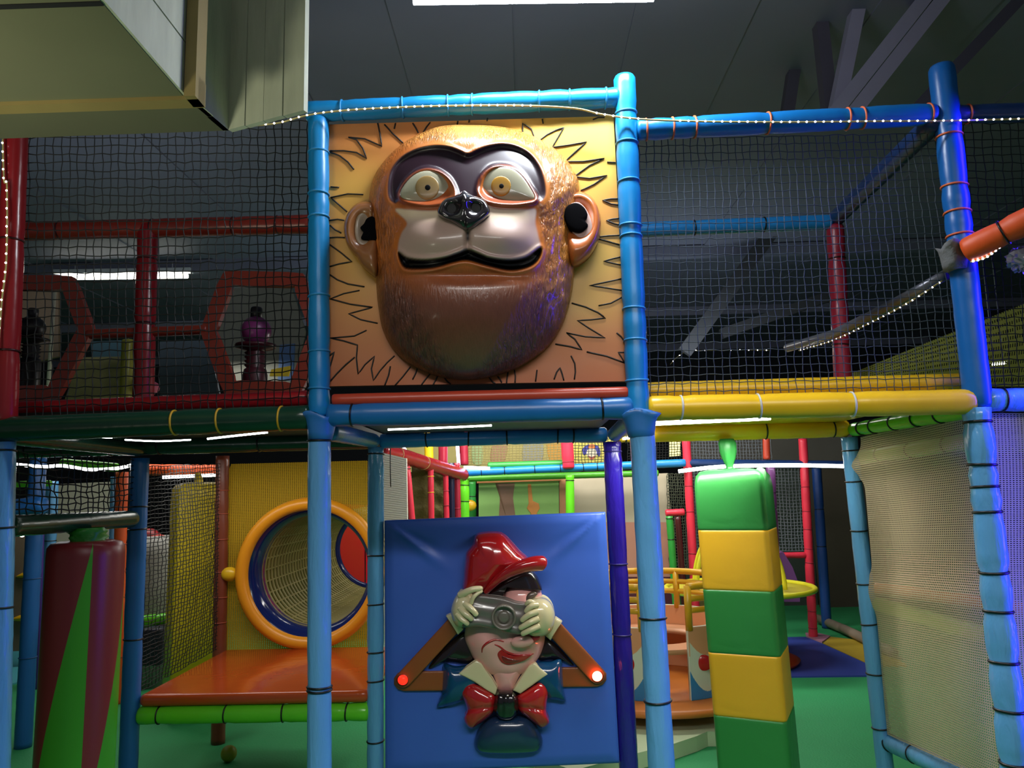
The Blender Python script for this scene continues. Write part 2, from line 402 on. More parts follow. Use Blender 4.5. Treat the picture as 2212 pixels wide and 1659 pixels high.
# lower, nearer tier: recessed panel, edge trim and planked side
c_far = PZ(395, 207, ZB); c_near = Vector((c_far.x, -2.2, ZB)); l_far = Vector((-3.2, c_far.y, ZB)); l_near = Vector((-3.2, -2.2, ZB))
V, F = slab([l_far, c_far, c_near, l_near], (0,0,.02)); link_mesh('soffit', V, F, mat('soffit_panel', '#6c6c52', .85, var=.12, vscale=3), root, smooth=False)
V, F = slab([c_far+Vector((-2.6,-.42,-.003)), c_far+Vector((.0,-.42,-.003)), c_far+Vector((0,-.435,-.003)), c_far+Vector((-2.6,-.435,-.003))], (0,0,.003)); link_mesh('panel_seam', V, F, GAP, root, smooth=False)
V, F = boxm((-3.2, c_far.y, ZB-.012), (c_far.x+.045, c_far.y+.05, ZB+.06)); link_mesh('edge_trim', V, F, TRIMY, root, smooth=False)
V, F = boxm((c_far.x+.012, c_far.y-.02, ZB-.012), (c_far.x+.045, c_far.y+.045, ZB+1.6)); link_mesh('edge_trim', V, F, TRIMY, root, smooth=False)
prts = []
for i in range(7):
    z = ZB+.002+i*.16; prts.append(boxm((c_far.x-.01, -2.2, z), (c_far.x+.008, c_far.y, z+.154)))
V, F = merge(prts); link_mesh('boarding', V, F, PLANK, root, smooth=False)
# timbers of the roof, upper right
TIMB = mat('grey_timber', '#8f8ca0', .7, bump=.3, bscale=12, var=.15, vscale=3); TIMD = mat('dark_timber', '#4a4754', .8, var=.2, vscale=3)
def timber(label, a, b, y, wpx, m, depth=.06, y2=None, seam=False):
    p0 = P(*a, y); p1 = P(*b, y if y2 is None else y2); d = (p1-p0).normalized(); wd = wpx*(y-CAM.y)/FPX/2
    s = d.cross(Vector((0,1,0))).normalized()
    if seam:
        r = thing('roof_strut', label, 'roof beam', p0)
        for k in (-1, 1):
            c = s*wd*.5*k; q = [p0+c-s*wd*.47, p0+c+s*wd*.47, p1+c+s*wd*.47, p1+c-s*wd*.47]
            V, F = slab(q, (0, depth, 0)); link_mesh('beam_half', V, F, m, r, smooth=False)
        return r
    q = [p0-s*wd, p0+s*wd, p1+s*wd, p1-s*wd]
    V, F = slab(q, (0, depth, 0)); return tag(link_mesh('roof_strut', V, F, m, smooth=False), label, 'roof beam')
timber('wide double roof beam slanting up to the right of the V-shaped joint', (1818,250), (2062,-60), 1.5, 66, TIMB, .1, seam=True)
timber('pale roof strut rising from the V-shaped joint, right arm', (1806,262), (1872,-60), 1.62, 30, TIMB, .08)
timber('grey roof strut rising from the V-shaped joint, left arm', (1800,262), (1766,-60), 1.74, 28, TIMD, .08)
timber('dim roof strut slanting behind the left arm of the V-shaped joint', (1700,270), (1748,-60), 2.3, 26, TIMD, .08)
timber('thin dark roof brace behind the top of the tall right blue post', (1985,230), (2230,-30), 1.3, 26, TIMD, .06)
timber('faint grey brace seen through the right net, slanting up', (1480,760), (1690,470), 6.0, 30, mat('dim_timber','#36383d',.8), .08)
timber('faint grey brace seen through the right net, leaning flat', (1560,720), (1790,640), 6.4, 22, mat('dim_timber','#36383d',.8), .08)
timber('roof truss bar crossing above the top of the net, left of centre', (560,60), (700,-40), 2.6, 30, TIMD, .08)
# ------------------------------------------------------------------ climbing frame
def post(label, a, b, y, r, m, ties=(), tm=None, floor=False, puff=.10, name='padded_post', cat='padded post', group=None, ya=None, yb=None, **k):
    p0 = P(a[0], a[1], y if ya is None else ya); p1 = P(b[0], b[1], y if yb is None else yb)
    if floor: p1 = p0+(p1-p0)*((p0.z-.0)/(p0.z-p1.z))+Vector((0,0,.0))
    L = (p1-p0).length
    if ties and ties[0] > 2:                      # ties given as photo rows (or columns for a beam)
        horiz = abs(b[0]-a[0]) > abs(b[1]-a[1])
        tt = []
        for v in ties:
            f = (v-a[0])/(b[0]-a[0]) if horiz else (v-a[1])/(b[1]-a[1])
            q = P(a[0]+(b[0]-a[0])*f, a[1]+(b[1]-a[1])*f, (y if ya is None else ya)*(1-f)+(y if yb is None else yb)*f)
            t = (q-p0).dot(p1-p0)/L/L
            if 0 < t < 1: tt.append(t)
        ties = tt
    cap = not floor
    return padded(name, label, p0, p1, r, m, ties, tm, cat, group, cap=cap, puff=puff, **k)
def beam(label, a, b, y, r, m, ties=(), tm=None, **k): return post(label, a, b, y, r, m, ties, tm, name='padded_rail', cat='padded beam', **k)
# upper storey, front row
post('sky blue padded post on the left side of the monkey face', (688,262), (690,893), 0, .040, BLUE, [330,420,470,640,760,840], TIEBL)
post('sky blue padded post on the right side of the monkey face, its top standing proud', (1349,172), (1379,900), 0, .043, BLUE, [245,310,394,488,512,668,736,822], TIEBL)
post('tall blue padded post with orange ties, upper right', (2034,150), (2113,872), 0, .0475, BLUEDIM, [295,403,460,509], TIEO)
post('dark red padded post at the left edge of the photo', (36,255), (10,905), 0, .043, RED, [520,760], mat('tie_dkred', '#3a0c10'))
# upper storey beams
beam('sky blue padded beam across the top of the monkey face', (668,242), (1330,211), 0, .040, BLUE, [740,870,968,1020,1165,1230,1308], TIEBL)
beam('blue padded beam with orange ties along the top of the right net', (1382,281), (2012,247), 0, .042, vinyl('vinyl_sky_blue_half_dimmed', '#1270b8'), [1396,1452,1500,1658,1830,1862,2005], TIEO)  # beam's blue darkened to stand for weaker light away from the lamp
beam('dark blue padded beam at the upper right edge, right of the tall post', (2062,247), (2420,238), 0, .036, NAVY, [2090], TIEO)
beam('blue padded beam under the monkey face', (716,897), (1360,881), 0, .043, vinyl('vinyl_deep_blue', '#1c66a8'), [762,1300], TIEB)
beam('thin orange-red padded rail directly under the monkey face', (722,864), (1352,848), -.005, .022, ORED)
beam('bright yellow padded beam under the right net', (1408,882), (2092,868), 0, .046, YEL, [1470,1638,1840], TIEW)
beam('blue padded beam at the right edge at deck height', (2134,864), (2420,862), 0, .044, BLUELOW, [2163], TIEB)
beam('very dark green padded beam under the left net', (-160,934), (664,902), 0, .047, DKGRN, [378,476,608], TIEY)
beam('bright red padded rail at the foot of the left net', (22,884), (662,860), .13, .030, CORAL if False else vinyl('vinyl_bright_red', '#b81f2a'))
beam('second yellow padded beam behind the foot of the right net', (1398,846), (2090,826), .17, .036, YEL)
# upper storey, back row
post('dark red padded post between the two hexagon windows', (320,492), (308,900), Y1, .052, RED, [560,700], mat('tie_dkred', '#3a0c10'))
post('dark crimson padded post behind the right net', (1804,492), (1824,880), Y1, .044, vinyl('vinyl_crimson', '#9c2236'), [560,650,745], mat('tie_dkred', '#3a0c10'))
beam('dark red padded beam above the hexagon windows', (-40,502), (672,484), Y1, .050, vinyl('vinyl_brick', '#8a2d22'), [130,330,505,600], mat('tie_dkred', '#3a0c10'))
beam('dim blue padded beam crossing behind the right net', (1300,500), (1790,480), Y1, .040, FARBLUE, [1500,1650], TIEB)
beam('dark blue slanting beam linking the tall right post to the back row', (2020,262), (1806,472), 0, .042, NAVY, yb=Y1)
# lower storey, front row
post('light blue padded post wrapped in shiny film, in front of the tunnel platform', (690,930), (690,1655), 0, .0415, BLUELOW, [952,1483,1490], TIEB, floor=True, puff=.03)
post('light blue padded post right of the photographer puppet', (1386,915), (1429,1655), 0, .046, BLUELOW, [926,1335,1513], TIEB, floor=True, puff=.03)
post('light blue puffy padded post with black ties at the right edge', (2108,882), (2193,1655), 0, .050, BLUELOW, [912,1004,1052,1106,1236,1320,1430,1534,1648], TIEB, floor=True, puff=.17, tie_w=.0055)
post('light blue padded post at the left edge of the photo', (8,956), (-6,1655), 0, .041, BLUELOW, [975,1140,1312], TIEB, floor=True, puff=.05)
# lower storey, back row
post('mid blue padded post behind the striped red and green column', (303,990), (277,1655), Y1, .044, BLUEMID, [1095,1143,1380], TIEB, floor=True, puff=.06)
post('light blue padded post at the left side of the photographer puppet', (812,966), (811,1655), Y1, .041, BLUELOW, [981,1200,1305,1408,1470,1600], TIEB, floor=True, puff=.08)
post('dark violet shiny padded post at the right side of the photographer puppet', (1322,955), (1358,1655), Y1, .046, PURPLE, [975,1218,1370], mat('tie_violet', '#1c0f60'), floor=True, puff=.08)
post('light blue padded post with black ties at the far side of the beige net wall', (1834,945), (1908,1620), Y1, .039, BLUELOW, [973,1040,1146,1260,1348,1455,1572], TIEB, floor=True, puff=.05)
# third row
post('brick red padded post at the left edge of the yellow tunnel wall', (481,985), (471,1600), Y2, .042, BROWN, [1060,1110,1165,1235,1290,1345], mat('tie_brick', '#a04a34'), floor=True)
post('blue padded post standing on the green floor at the far left', (83,990), (50,1608), Y2, .050, BLUEMID, [1250,1420], mat('tie_mid', '#1d4f8a'), floor=True, puff=.05)
# deck height beams of the back row and sides
beam('dark green padded beam behind the left deck', (-160,978), (800,952), Y1, .042, DKGRN, [60,140,240,345,560], TIEB)
beam('blue padded beam over the photographer puppet', (826,953), (1306,939), Y1, .037, vinyl('vinyl_bright_blue', '#2c7cc6'), [922,1012,1095,1205,1238], TIEB)
beam('yellow padded beam at the back of the right deck', (1338,939), (1826,926), Y1, .043, YEL, [1352,1653,1798], TIEB)
beam('short blue padded beam running back from the left film-wrapped post', (712,932), (806,952), .06, .036, vinyl('vinyl_deep_blue', '#1c66a8'), yb=1.03)
beam('short blue padded beam running back from under the right corner of the face frame', (1366,906), (1328,938), .06, .036, vinyl('vinyl_deep_blue', '#1c66a8'), yb=1.03)
beam('lime green padded beam along the top of the beige net wall', (2098,884), (1846,928), .05, .034, LIME, [2045,2000,1950,1900,1868], TIEB, yb=1.03)
beam('dark green padded beam along the far left end of the deck', (14,940), (298,970), .06, .036, DKGRN, yb=1.03)
beam('dark green padded rail from which the striped column hangs', (16,1137), (284,1121), .05, .041, DKGRN, yb=1.0)
# decks seen from below
def deck(label, a, b, m):
    z = 1.803; xs = (a, b)
    V, F = boxm((a, .05, z), (b, 1.07 if a > -1 else 2.1, z+.035)); return tag(link_mesh('deck_board', V, F, m, smooth=False), label, 'deck')
xa, xb, xc, xd = P(10,1000,0).x, P(690,1000,0).x, P(1388,1000,0).x, P(2112,1000,0).x
deck('dark green deck underside at the left', xa-.8, xb-.05, mat('deck_dark', '#17231f', .6))
deck('grey-red deck underside below the monkey face', xb+.05, xc-.05, mat('deck_grey', '#5a4450', .45))
deck('yellow deck underside at the right', xc+.05, xd-.05, mat('deck_yellow', '#d8a81a', .35))
# foam offcuts pulled over the joints
JB = vinyl('vinyl_joint_blue', '#2f6fb4')
def jointwrap(label, px, py, y, r, m, seed):
    rnd = random.Random(seed); c = P(px, py, y); V = []; F = []; n = 28
    prof = [(.050,-.055),(.055,-.03),(.060,0),(.066,.02),(.078,.035)]
    for j, (rr, h) in enumerate(prof):
        for i in range(n):
            a = 2*math.pi*i/n; k = 1+(.16*math.sin(3*a+seed)+.08*math.sin(5*a))*j/4
            V.append(c+Vector((rr*k*r*math.cos(a), rr*k*r*math.sin(a), h+(.012*math.sin(3*a+1)*j/4))))
    for j in range(4):
        for i in range(n): k = (i+1) % n; F.append((j*n+i, j*n+k, (j+1)*n+k, (j+1)*n+i))
    F.append(tuple(reversed(range(n)))); F.append(tuple(4*n+i for i in range(n)))
    return tag(link_mesh('foam_wrap', V, F, m), label, 'foam wrap')
jointwrap('folded blue foam wrap on the joint left below the monkey face', 692, 918, 0, .86, JB, 1)
jointwrap('flared blue foam wrap on the joint right below the monkey face', 1384, 912, 0, .95, JB, 4)
jointwrap('grey worn foam wrap where the orange tube meets the tall right post', 2060, 552, -.02, .78, mat('grey_foam', '#6c6c6c', .8, bump=.6, bscale=40), 2)
# orange tube reaching in from the right
beam('orange padded tube reaching in from the right edge with one black tie', (2092,540), (2300,437), -.09, .047, ORANGE, [2168], TIEB, yb=-.3)
# tunnel platform
zt, zb = P(500,1497,Y1-.02).z, P(500,1524,Y1-.02).z
pl, pr = P(303,1510,Y1).x, P(800,1510,Y1).x
V, F = rbox((pl, Y1-.03, zb), (pr, Y2-.02, zt), .035, 5)
tag(link_mesh('platform_mat', V, F, mat('vinyl_platform', '#b2481c', .14, .6, bump=.45, bscale=4, var=.1, dist=.5)), 'glossy orange padded platform in front of the tunnel opening', 'padded platform')
beam('lime green padded tube along the front edge of the orange platform', (306,1545), (792,1537), Y1, .043, LIME, [345,489,612,750], TIEB)
beam('low blue padded tube on the floor at the foot of the beige net wall', (1916,1602), (2110,1690), Y1, .040, BLUELOW, [1925,1985], TIEB, yb=.35)
# nets
net('safety_net', 'dark square net filling the bay left of the monkey face', P(40,900,.03), P(664,876,.03), P(664,262,.03), P(46,262,.03), 35, 34, .0021, NETB, sag=.004)
net('safety_net', 'grey square net filling the bay right of the monkey face', P(1388,866,.03), P(2094,850,.03), P(2018,288,.03), P(1380,300,.03), 40, 33, .0016, NETG, sag=.008, wob=.003, seed=4)
net('safety_net', 'dark net at the upper right edge beyond the tall post', P(2120,850,.03), P(2420,842,.03), P(2420,262,.03), P(2060,268,.03), 18, 33, .0019, NETD, sag=.01, wob=.004, seed=5)
net('safety_net', 'black net over the rail of the striped red and green column', P(24,1118,.04), P(288,1106,1.04), P(288,992,1.04), P(24,975,.04), 20, 9, .0028, NETB, sag=.02, wob=.006, seed=6)
net('safety_net', 'dark side net between the mid blue post and the brick red post', P(306,1492,Y1+.02), P(470,1402,Y2-.03), P(476,1002,Y2-.03), P(320,1008,Y1+.02), 27, 54, .0022, NETB, sag=.01, wob=.004, seed=7, bulge=.04)
# fine woven net walls
def finemesh(name, color, per=.0062, cov=.42, tr=.5, cov2=.55):
    if name in MC: return MC[name]
    m = bpy.data.materials.new(name); m.use_nodes = True; nt = m.node_tree; b = nt.nodes['Principled BSDF']; out = nt.nodes['Material Output']
    b.inputs['Base Color'].default_value = hx(color); b.inputs['Roughness'].default_value = .8
    tc = nt.nodes.new('ShaderNodeTexCoord'); sp = nt.nodes.new('ShaderNodeSeparateXYZ'); nt.links.new(tc.outputs['UV'], sp.inputs[0])
    def M_(op, a, b_=None):
        n = nt.nodes.new('ShaderNodeMath'); n.operation = op
        for i, q in enumerate((a, b_)):
            if q is None: continue
            if isinstance(q, (int, float)): n.inputs[i].default_value = q
            else: nt.links.new(q, n.inputs[i])
        return n.outputs[0]
    def gap(s, per, cov): return M_('GREATER_THAN', M_('FRACT', M_('DIVIDE', s, per)), cov)
    hole = M_('MULTIPLY', gap(sp.outputs['X'], per*1.35, cov), gap(sp.outputs['Y'], per, cov2))
    t = nt.nodes.new('ShaderNodeBsdfTransparent'); tl = nt.nodes.new('ShaderNodeBsdfTranslucent'); tl.inputs[0].default_value = hx(color)
    m1 = nt.nodes.new('ShaderNodeMixShader'); m1.inputs[0].default_value = tr; nt.links.new(b.outputs[0], m1.inputs[1]); nt.links.new(tl.outputs[0], m1.inputs[2])
    m2 = nt.nodes.new('ShaderNodeMixShader'); nt.links.new(hole, m2.inputs[0]); nt.links.new(m1.outputs[0], m2.inputs[1]); nt.links.new(t.outputs[0], m2.inputs[2])
    nt.links.new(m2.outputs[0], out.inputs[0]); MC[name] = m; return m
def cloth(name, label, A, B, C, D, nu, nv, m, off, cat='net wall', parent=None, group=None, edge=None):
    """sheet between four corners with its own lengths as texture coordinates"""
    A, B, C, D = map(Vector, (A,B,C,D)); V = []; F = []; UV = []
    nrm = (B-A).cross(D-A).normalized(); W = (B-A).length; H = (D-A).length
    for j in range(nv+1):
        for i in range(nu+1):
            u, v = i/nu, j/nv; uu = u
            if edge: uu = u+edge(v)*(1-u)
            p = A*(1-uu)*(1-v)+B*uu*(1-v)+C*uu*v+D*(1-uu)*v
            V.append(p+nrm*off(u, v)); UV.append((u*W, v*H))
    for j in range(nv):
        for i in range(nu): a = j*(nu+1)+i; F.append((a, a+1, a+nu+2, a+nu+1))
    o = link_mesh(name, V, F, m, parent); uvl = o.data.uv_layers.new(name='UVMap')
    for l in o.data.loops: uvl.data[l.index].uv = UV[l.vertex_index]
    return o if parent is not None else tag(o, label, cat, group)
FINE = finemesh('fine_net_beige', '#e4cca8', .0095, .50, .5, .54)
def eg(v):
    return -.11*math.exp(-((v-.90)/.04)**2)-.10*math.exp(-((v-.47)/.045)**2)+.015
cloth('woven_net', 'beige fine woven net wall stretched between the two light blue posts at the right', P(1914,1585,1.03), P(2166,1700,.04), P(2106,888,.06), P(1856,945,1.03), 60, 90, FINE, lambda u, v: .012*math.sin(u*9)*math.sin(v*7)+.045*math.exp(-((v-.90)/.035)**2)*(1)+.02*math.exp(-((v-.47)/.05)**2), edge=eg)
FINE2 = finemesh('fine_net_grey', '#b9b0b4', .0075, .5, .4, .6)
cloth('woven_net', 'fine woven net wall at the right edge, tinted violet by neon light', P(2160,1720,.03), P(2500,1720,.03), P(2500,895,.03), P(2128,892,.03), 30, 60, FINE2, lambda u, v: .008*math.sin(u*7)*math.sin(v*9))
beam('pale green padded tube with black ties behind the top of the beige net wall', (1846,990), (2124,950), 1.14, .034, vinyl('vinyl_pale_green', '#9ccc62'), [1852,1913,1985,2060], TIEB, yb=.22)
beam('pale green padded tube behind the middle of the beige net wall', (1878,1300), (2136,1374), 1.14, .034, vinyl('vinyl_pale_green', '#8fd03c'), yb=.24)
beam('orange padded tube behind the middle of the beige net wall', (1890,1270), (2420,1345), 1.25, .03, vinyl('vinyl_soft_orange', '#e07a3c'), yb=.5)
beam('grey padded tube behind the violet net wall at the right edge', (2140,958), (2420,955), .3, .034, vinyl('vinyl_grey', '#7f8594'), [2172], TIEB)
# light strings and strips
ledstring('light_string', 'string of white lamps looping along the top beams across the photo', [P(a,b,c) for a, b, c in ((528,273,-.09),(600,266,-.075),(660,250,-.06),(720,241,-.055),(800,235,-.055),(950,229,-.055),(1120,228,-.055),(1240,234,-.055),(1300,247,-.055),(1380,257,-.06),(1500,262,-.055),(1700,264,-.055),(1900,262,-.055),(2050,261,-.06),(2212,257,-.05),(2300,255,-.05))], 98, gaps=[(.36,.43),(.49,.535)])
ledstring('light_string', 'string of white lamps running down the dark red post at the left edge', [P(a,b,-.055) for a, b in ((6,300),(9,390),(15,402),(14,560),(4,650),(-4,760))], 24)
ledstring('light_string', 'string of lamps on the silver pipe slanting behind the right net', [P(a,b,c) for a, b, c in ((2036,606,.06),(1960,655,.2),(1880,697,.4),(1800,735,.65),(1726,757,.95))], 30, .0035)
V, F = sweep([P(2042,594,.08), P(1960,640,.25), P(1880,683,.45), P(1800,722,.7), P(1700,752,1.0)], .021, 10)
tag(link_mesh('silver_pipe', V, F, mat('silver', '#85858c', .35, metal=.6)), 'thin silver pipe slanting behind the right net', 'pipe')
ledstring('light_string', 'short string of lamps under the orange tube at the right', [P(a,b,c) for a, b, c in ((2096,566,-.1),(2130,556,-.12),(2162,532,-.16))], 7, .004)
ledstring('light_string', 'scattered tiny lamps far away behind the right net', [P(a,b,9) for a, b in ((1448,787),(1466,769),(1490,758),(1540,757),(1600,756),(1665,757))], 12, .008, gaps=[(.45,.6)])
def strip(label, pts, r, m, name='light_strip', sub=8):
    path = catmull([P(*q) for q in pts], sub); V, F = sweep(path, r, 8); return tag(link_mesh(name, V, F, m), label, 'light strip')
strip('dotted white light strip under the deck below the monkey face', [(838,928,.52),(950,924,.52),(1062,919,.52)], .004, LEDW)
strip('white light strip stuck under the yellow deck', [(1410,915,.46),(1540,909,.46),(1664,903,.46)], .009, LEDW)
strip('white light strip along the lower edge of the yellow back beam', [(1345,948,1.02),(1410,939,1.02)], .006, LEDW)
strip('long wavy white light strip behind the black net at the far left', [(20,1002,1.6),(90,1008,1.6),(135,1006,1.6),(190,1014,1.6),(250,1012,1.6),(288,1004,1.6)], .009, LEDW)
strip('white light strip on the orange beam behind the yellow column', [(352,1031,3.6),(468,1026,3.6)], .013, LEDW)
strip('thin bright strip under the dark green beam, left part', [(270,950,.5),(340,953,.5),(412,950,.5)], .0032, LEDW)
strip('thin bright strip under the dark green beam, right part', [(448,948,.5),(520,940,.5),(578,934,.5)], .0042, LEDW)
strip('thin bright strip under the dark green beam, far left part', [(196,944,.5),(242,946,.5)], .0028, LEDW)
strip('long white light strip across the dark hall behind the green and yellow column', [(1466,1018,4.4),(1560,1008,4.4),(1700,1005,4.4),(1826,1007,4.4)], .017, LEDW)
strip('zigzag white light strip on the red slanting beam over the doorway', [(872,966,3.4),(893,998,3.6),(915,1002,3.8),(934,998,3.9),(948,1013,4.1),(966,1024,4.3),(985,1030,4.5),(1003,1028,4.7)], .011, LEDW)
strip('violet upright light strip at the end of the red slanting beam', [(988,962,4.7),(991,1004,4.7)], .016, LEDV)
strip('violet white light strip lying on the far blue beam', [(1002,1010,4.7),(1058,1012,4.7)], .016, LEDV)
# hexagon windows and the punch balls behind them
HEX = vinyl('vinyl_hexagon', '#8c3424')
def hexwin(label, pts, y, r):
    path = [P(a, b, y) for a, b in pts]; dense = []
    for i, p in enumerate(path):
        q = path[(i+1) % len(path)]
        for k in range(6): dense.append(p+(q-p)*k/6)
    V, F = sweep(dense, r, profile=[(-1,-.5),(1,-.5),(1,.5),(-1,.5)], closed=True, up=(0,-1,0))
    return tag(link_mesh('hexagon_window', V, F, HEX, smooth=False), label, 'hexagon window')
hexwin('dark orange hexagon window frame right of the dark red post', [(494,602),(648,606),(688,716),(640,842),(498,838),(452,716)], Y1, .039)
hexwin('dark orange hexagon window frame at the left edge', [(20,612),(150,612),(188,712),(118,848),(0,852),(-40,716)], Y1, .039)
beam('flat red-brown bar linking the two hexagon windows', (192,722), (446,712), Y1, .026, HEX)
def punchball(label, cx, cy, r, y, m, base):
    c = P(cx, cy, y); rr = r*(y-CAM.y)/FPX; t = thing('punch_ball', label, 'punch ball', c-Vector((0,0,rr+.3)))
    V, F = sphere(c, rr); link_mesh('ball', V, F, m, t)
    V, F = lathe(c, [(rr*.38, rr*.75), (rr*.4, rr*1.5), (rr*.34, rr*1.62), (.001, rr*1.64)], 16); link_mesh('cap', V, F, mat('dark_cap', '#20222a', .4), t)
    prof = [(rr*1.35, -rr*.95), (rr*1.3, -rr*1.15), (rr*.55, -rr*1.35)]
    for k in range(5): prof += [(rr*.55, -rr*(1.4+.28*k)), (rr*.72, -rr*(1.5+.28*k))]
    prof += [(rr*.8, -rr*3.0), (rr*.8, 1.840-c.z)]
    V, F = lathe(c, prof, 20); link_mesh('spring_stand', V, F, base, t); return t
punchball('plum pink punch ball inside the right hexagon window', 553, 715, 33, 1.35, mat('plum_ball', '#8c3a78', .3), mat('dark_maroon', '#4a1420', .4))
punchball('black punch ball inside the left hexagon window', 70, 708, 27, 1.35, mat('black_ball', '#141016', .4), mat('black_base', '#120d12', .4))
V, F = sweep([P(118,625,2.0), P(104,840,2.0)], .012, 10); tag(link_mesh('white_pipe', V, F, mat('white_pipe', '#c9c8b0', .4)), 'white upright pipe seen through the left hexagon window', 'pipe')
# ------------------------------------------------------------------ monkey face panel
def TM(u, v): return (660+u/2.18290, 160+v/2.18290)
YP = .018
root = thing('monkey_face_panel', 'big moulded monkey face on a yellow and orange printed panel in the blue frame', 'monkey face panel', P(1030, 850, 0))
# printed sheet, yellow and orange print; darker bottom also paints in the lamp falloff
def print_mat():
    m = bpy.data.materials.new('print_yellow_orange'); m.use_nodes = True; nt = m.node_tree; b = nt.nodes['Principled BSDF']
    b.inputs['Roughness'].default_value = .42
    a = nt.nodes.new('ShaderNodeAttribute'); a.attribute_name = 'paint'; nt.links.new(a.outputs['Color'], b.inputs['Base Color'])
    tc = nt.nodes.new('ShaderNodeTexCoord'); n = nt.nodes.new('ShaderNodeTexNoise'); n.inputs['Scale'].default_value = 3.0; nt.links.new(tc.outputs['Object'], n.inputs['Vector'])
    bp = nt.nodes.new('ShaderNodeBump'); bp.inputs['Strength'].default_value = .35; bp.inputs['Distance'].default_value = .03
    nt.links.new(n.outputs['Fac'], bp.inputs['Height']); nt.links.new(bp.outputs[0], b.inputs['Normal']); return m
def setpaint(o, cols):
    ca = o.data.color_attributes.new('paint', 'FLOAT_COLOR', 'POINT')
    ca.data.foreach_set('color', np.array([(*c[:3], 1.0) for c in cols], dtype=np.float32).ravel())
def mixc(a, b, t): return tuple(a[i]*(1-t)+b[i]*t for i in range(3))
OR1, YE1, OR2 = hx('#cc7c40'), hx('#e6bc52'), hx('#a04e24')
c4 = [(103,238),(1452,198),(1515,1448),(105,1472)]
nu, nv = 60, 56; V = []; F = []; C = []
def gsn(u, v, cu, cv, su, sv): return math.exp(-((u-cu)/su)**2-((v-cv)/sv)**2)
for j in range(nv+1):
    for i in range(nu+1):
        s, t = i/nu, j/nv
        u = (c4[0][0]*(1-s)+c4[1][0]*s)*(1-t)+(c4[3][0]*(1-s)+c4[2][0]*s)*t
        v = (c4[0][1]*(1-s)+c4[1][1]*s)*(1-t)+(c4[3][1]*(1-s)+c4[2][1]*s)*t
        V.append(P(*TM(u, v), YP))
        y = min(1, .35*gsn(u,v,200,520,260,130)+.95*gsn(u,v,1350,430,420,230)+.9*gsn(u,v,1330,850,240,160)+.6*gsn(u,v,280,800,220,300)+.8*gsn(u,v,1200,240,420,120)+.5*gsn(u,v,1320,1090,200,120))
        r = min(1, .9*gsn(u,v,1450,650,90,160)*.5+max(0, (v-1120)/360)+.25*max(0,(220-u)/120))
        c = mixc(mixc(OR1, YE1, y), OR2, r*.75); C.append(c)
for j in range(nv):
    for i in range(nu): a = j*(nu+1)+i; F.append((a, a+nu+1, a+nu+2, a+1))
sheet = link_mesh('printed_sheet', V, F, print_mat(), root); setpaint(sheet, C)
V, F = slab([P(*TM(*q), YP+.004) for q in c4], (0,.03,0)); link_mesh('backing_board', V, F, mat('board_backing', '#7a5a3a', .7), root, smooth=False)
ZZ = [[(115,362),(180,362),(240,370),(288,398),(270,350),(240,310),(202,298),(280,305),(360,340),(352,290),(340,232)],
 [(115,368),(160,385),(200,415),(228,450)], [(372,238),(410,280),(460,325)], [(418,258),(424,232)], [(505,232),(520,255),(532,278)], [(555,275),(570,250),(588,228)],
 [(715,238),(718,222)], [(770,228),(772,215)], [(855,222),(858,208)], [(1120,234),(1116,212)],
 [(1025,300),(1023,232),(1065,260),(1088,325),(1140,285),(1180,265),(1218,252),(1190,300),(1163,346),(1240,335),(1325,320),(1280,360),(1222,413),(1310,412),(1408,398),(1340,430),(1265,484),(1340,492),(1420,478),(1360,520),(1298,550)],
 [(1355,215),(1380,205),(1410,205)], [(1422,415),(1462,418)], [(1470,505),(1478,520)], [(1480,588),(1440,588),(1402,595),(1440,612),(1482,618)], [(1482,680),(1450,683),(1420,690),(1455,705),(1484,712)],
 [(1486,760),(1430,762),(1380,768)], [(1385,778),(1430,790),(1480,805)], [(1486,862),(1450,870),(1408,882),(1450,892),(1488,900)], [(1490,965),(1420,980),(1340,997),(1420,1008),(1492,1020)], [(1492,1052),(1440,1080),(1382,1092)],
 [(1255,1080),(1320,1098),(1380,1125),(1414,1150),(1350,1158),(1282,1162),(1340,1200),(1412,1243),(1320,1238),(1230,1220),(1270,1250),(1303,1300),(1250,1285),(1178,1273)],
 [(1467,1220),(1490,1240),(1505,1262)], [(1326,1310),(1420,1330),(1505,1362),(1490,1335),(1475,1312),(1508,1312)], [(1252,1328),(1270,1365),(1273,1405),(1268,1440)], [(1218,1445),(1210,1415),(1200,1385),(1185,1405),(1172,1440)], [(1092,1395),(1085,1450)],
 [(118,532),(158,535)], [(272,568),(200,565),(118,582),(150,610),(196,650)], [(112,690),(150,685),(182,690)], [(115,712),(140,735),(168,750)], [(110,772),(150,770),(186,772)], [(112,802),(170,845),(218,885),(160,895),(112,908)],
 [(112,944),(150,970),(200,990),(278,1003)], [(255,1020),(180,1035),(116,1060),(210,1085),(316,1100),(260,1115),(203,1130),(260,1158),(340,1175)],
 [(288,1208),(230,1235),(118,1245),(180,1258),(245,1278),(240,1340),(248,1415),(280,1370),(325,1330),(310,1390),(320,1445),(350,1400),(385,1360),(420,1328)],
 [(115,1450),(150,1410),(190,1370),(232,1335)], [(115,1380),(125,1345),(135,1310),(112,1330)], [(400,1378),(392,1420),(372,1472)], [(495,1380),(460,1425),(420,1470)], [(528,1385),(520,1410),(505,1440)], [(590,1410),(565,1440),(545,1468)], [(625,1420),(612,1445),(600,1468)], [(655,1432),(668,1450),(685,1462)],
 [(862,1425),(880,1450),(895,1460)], [(955,1405),(950,1440),(948,1458)], [(985,1395),(990,1425),(988,1455)], [(905,1425),(918,1440),(925,1455)]]
prt = []
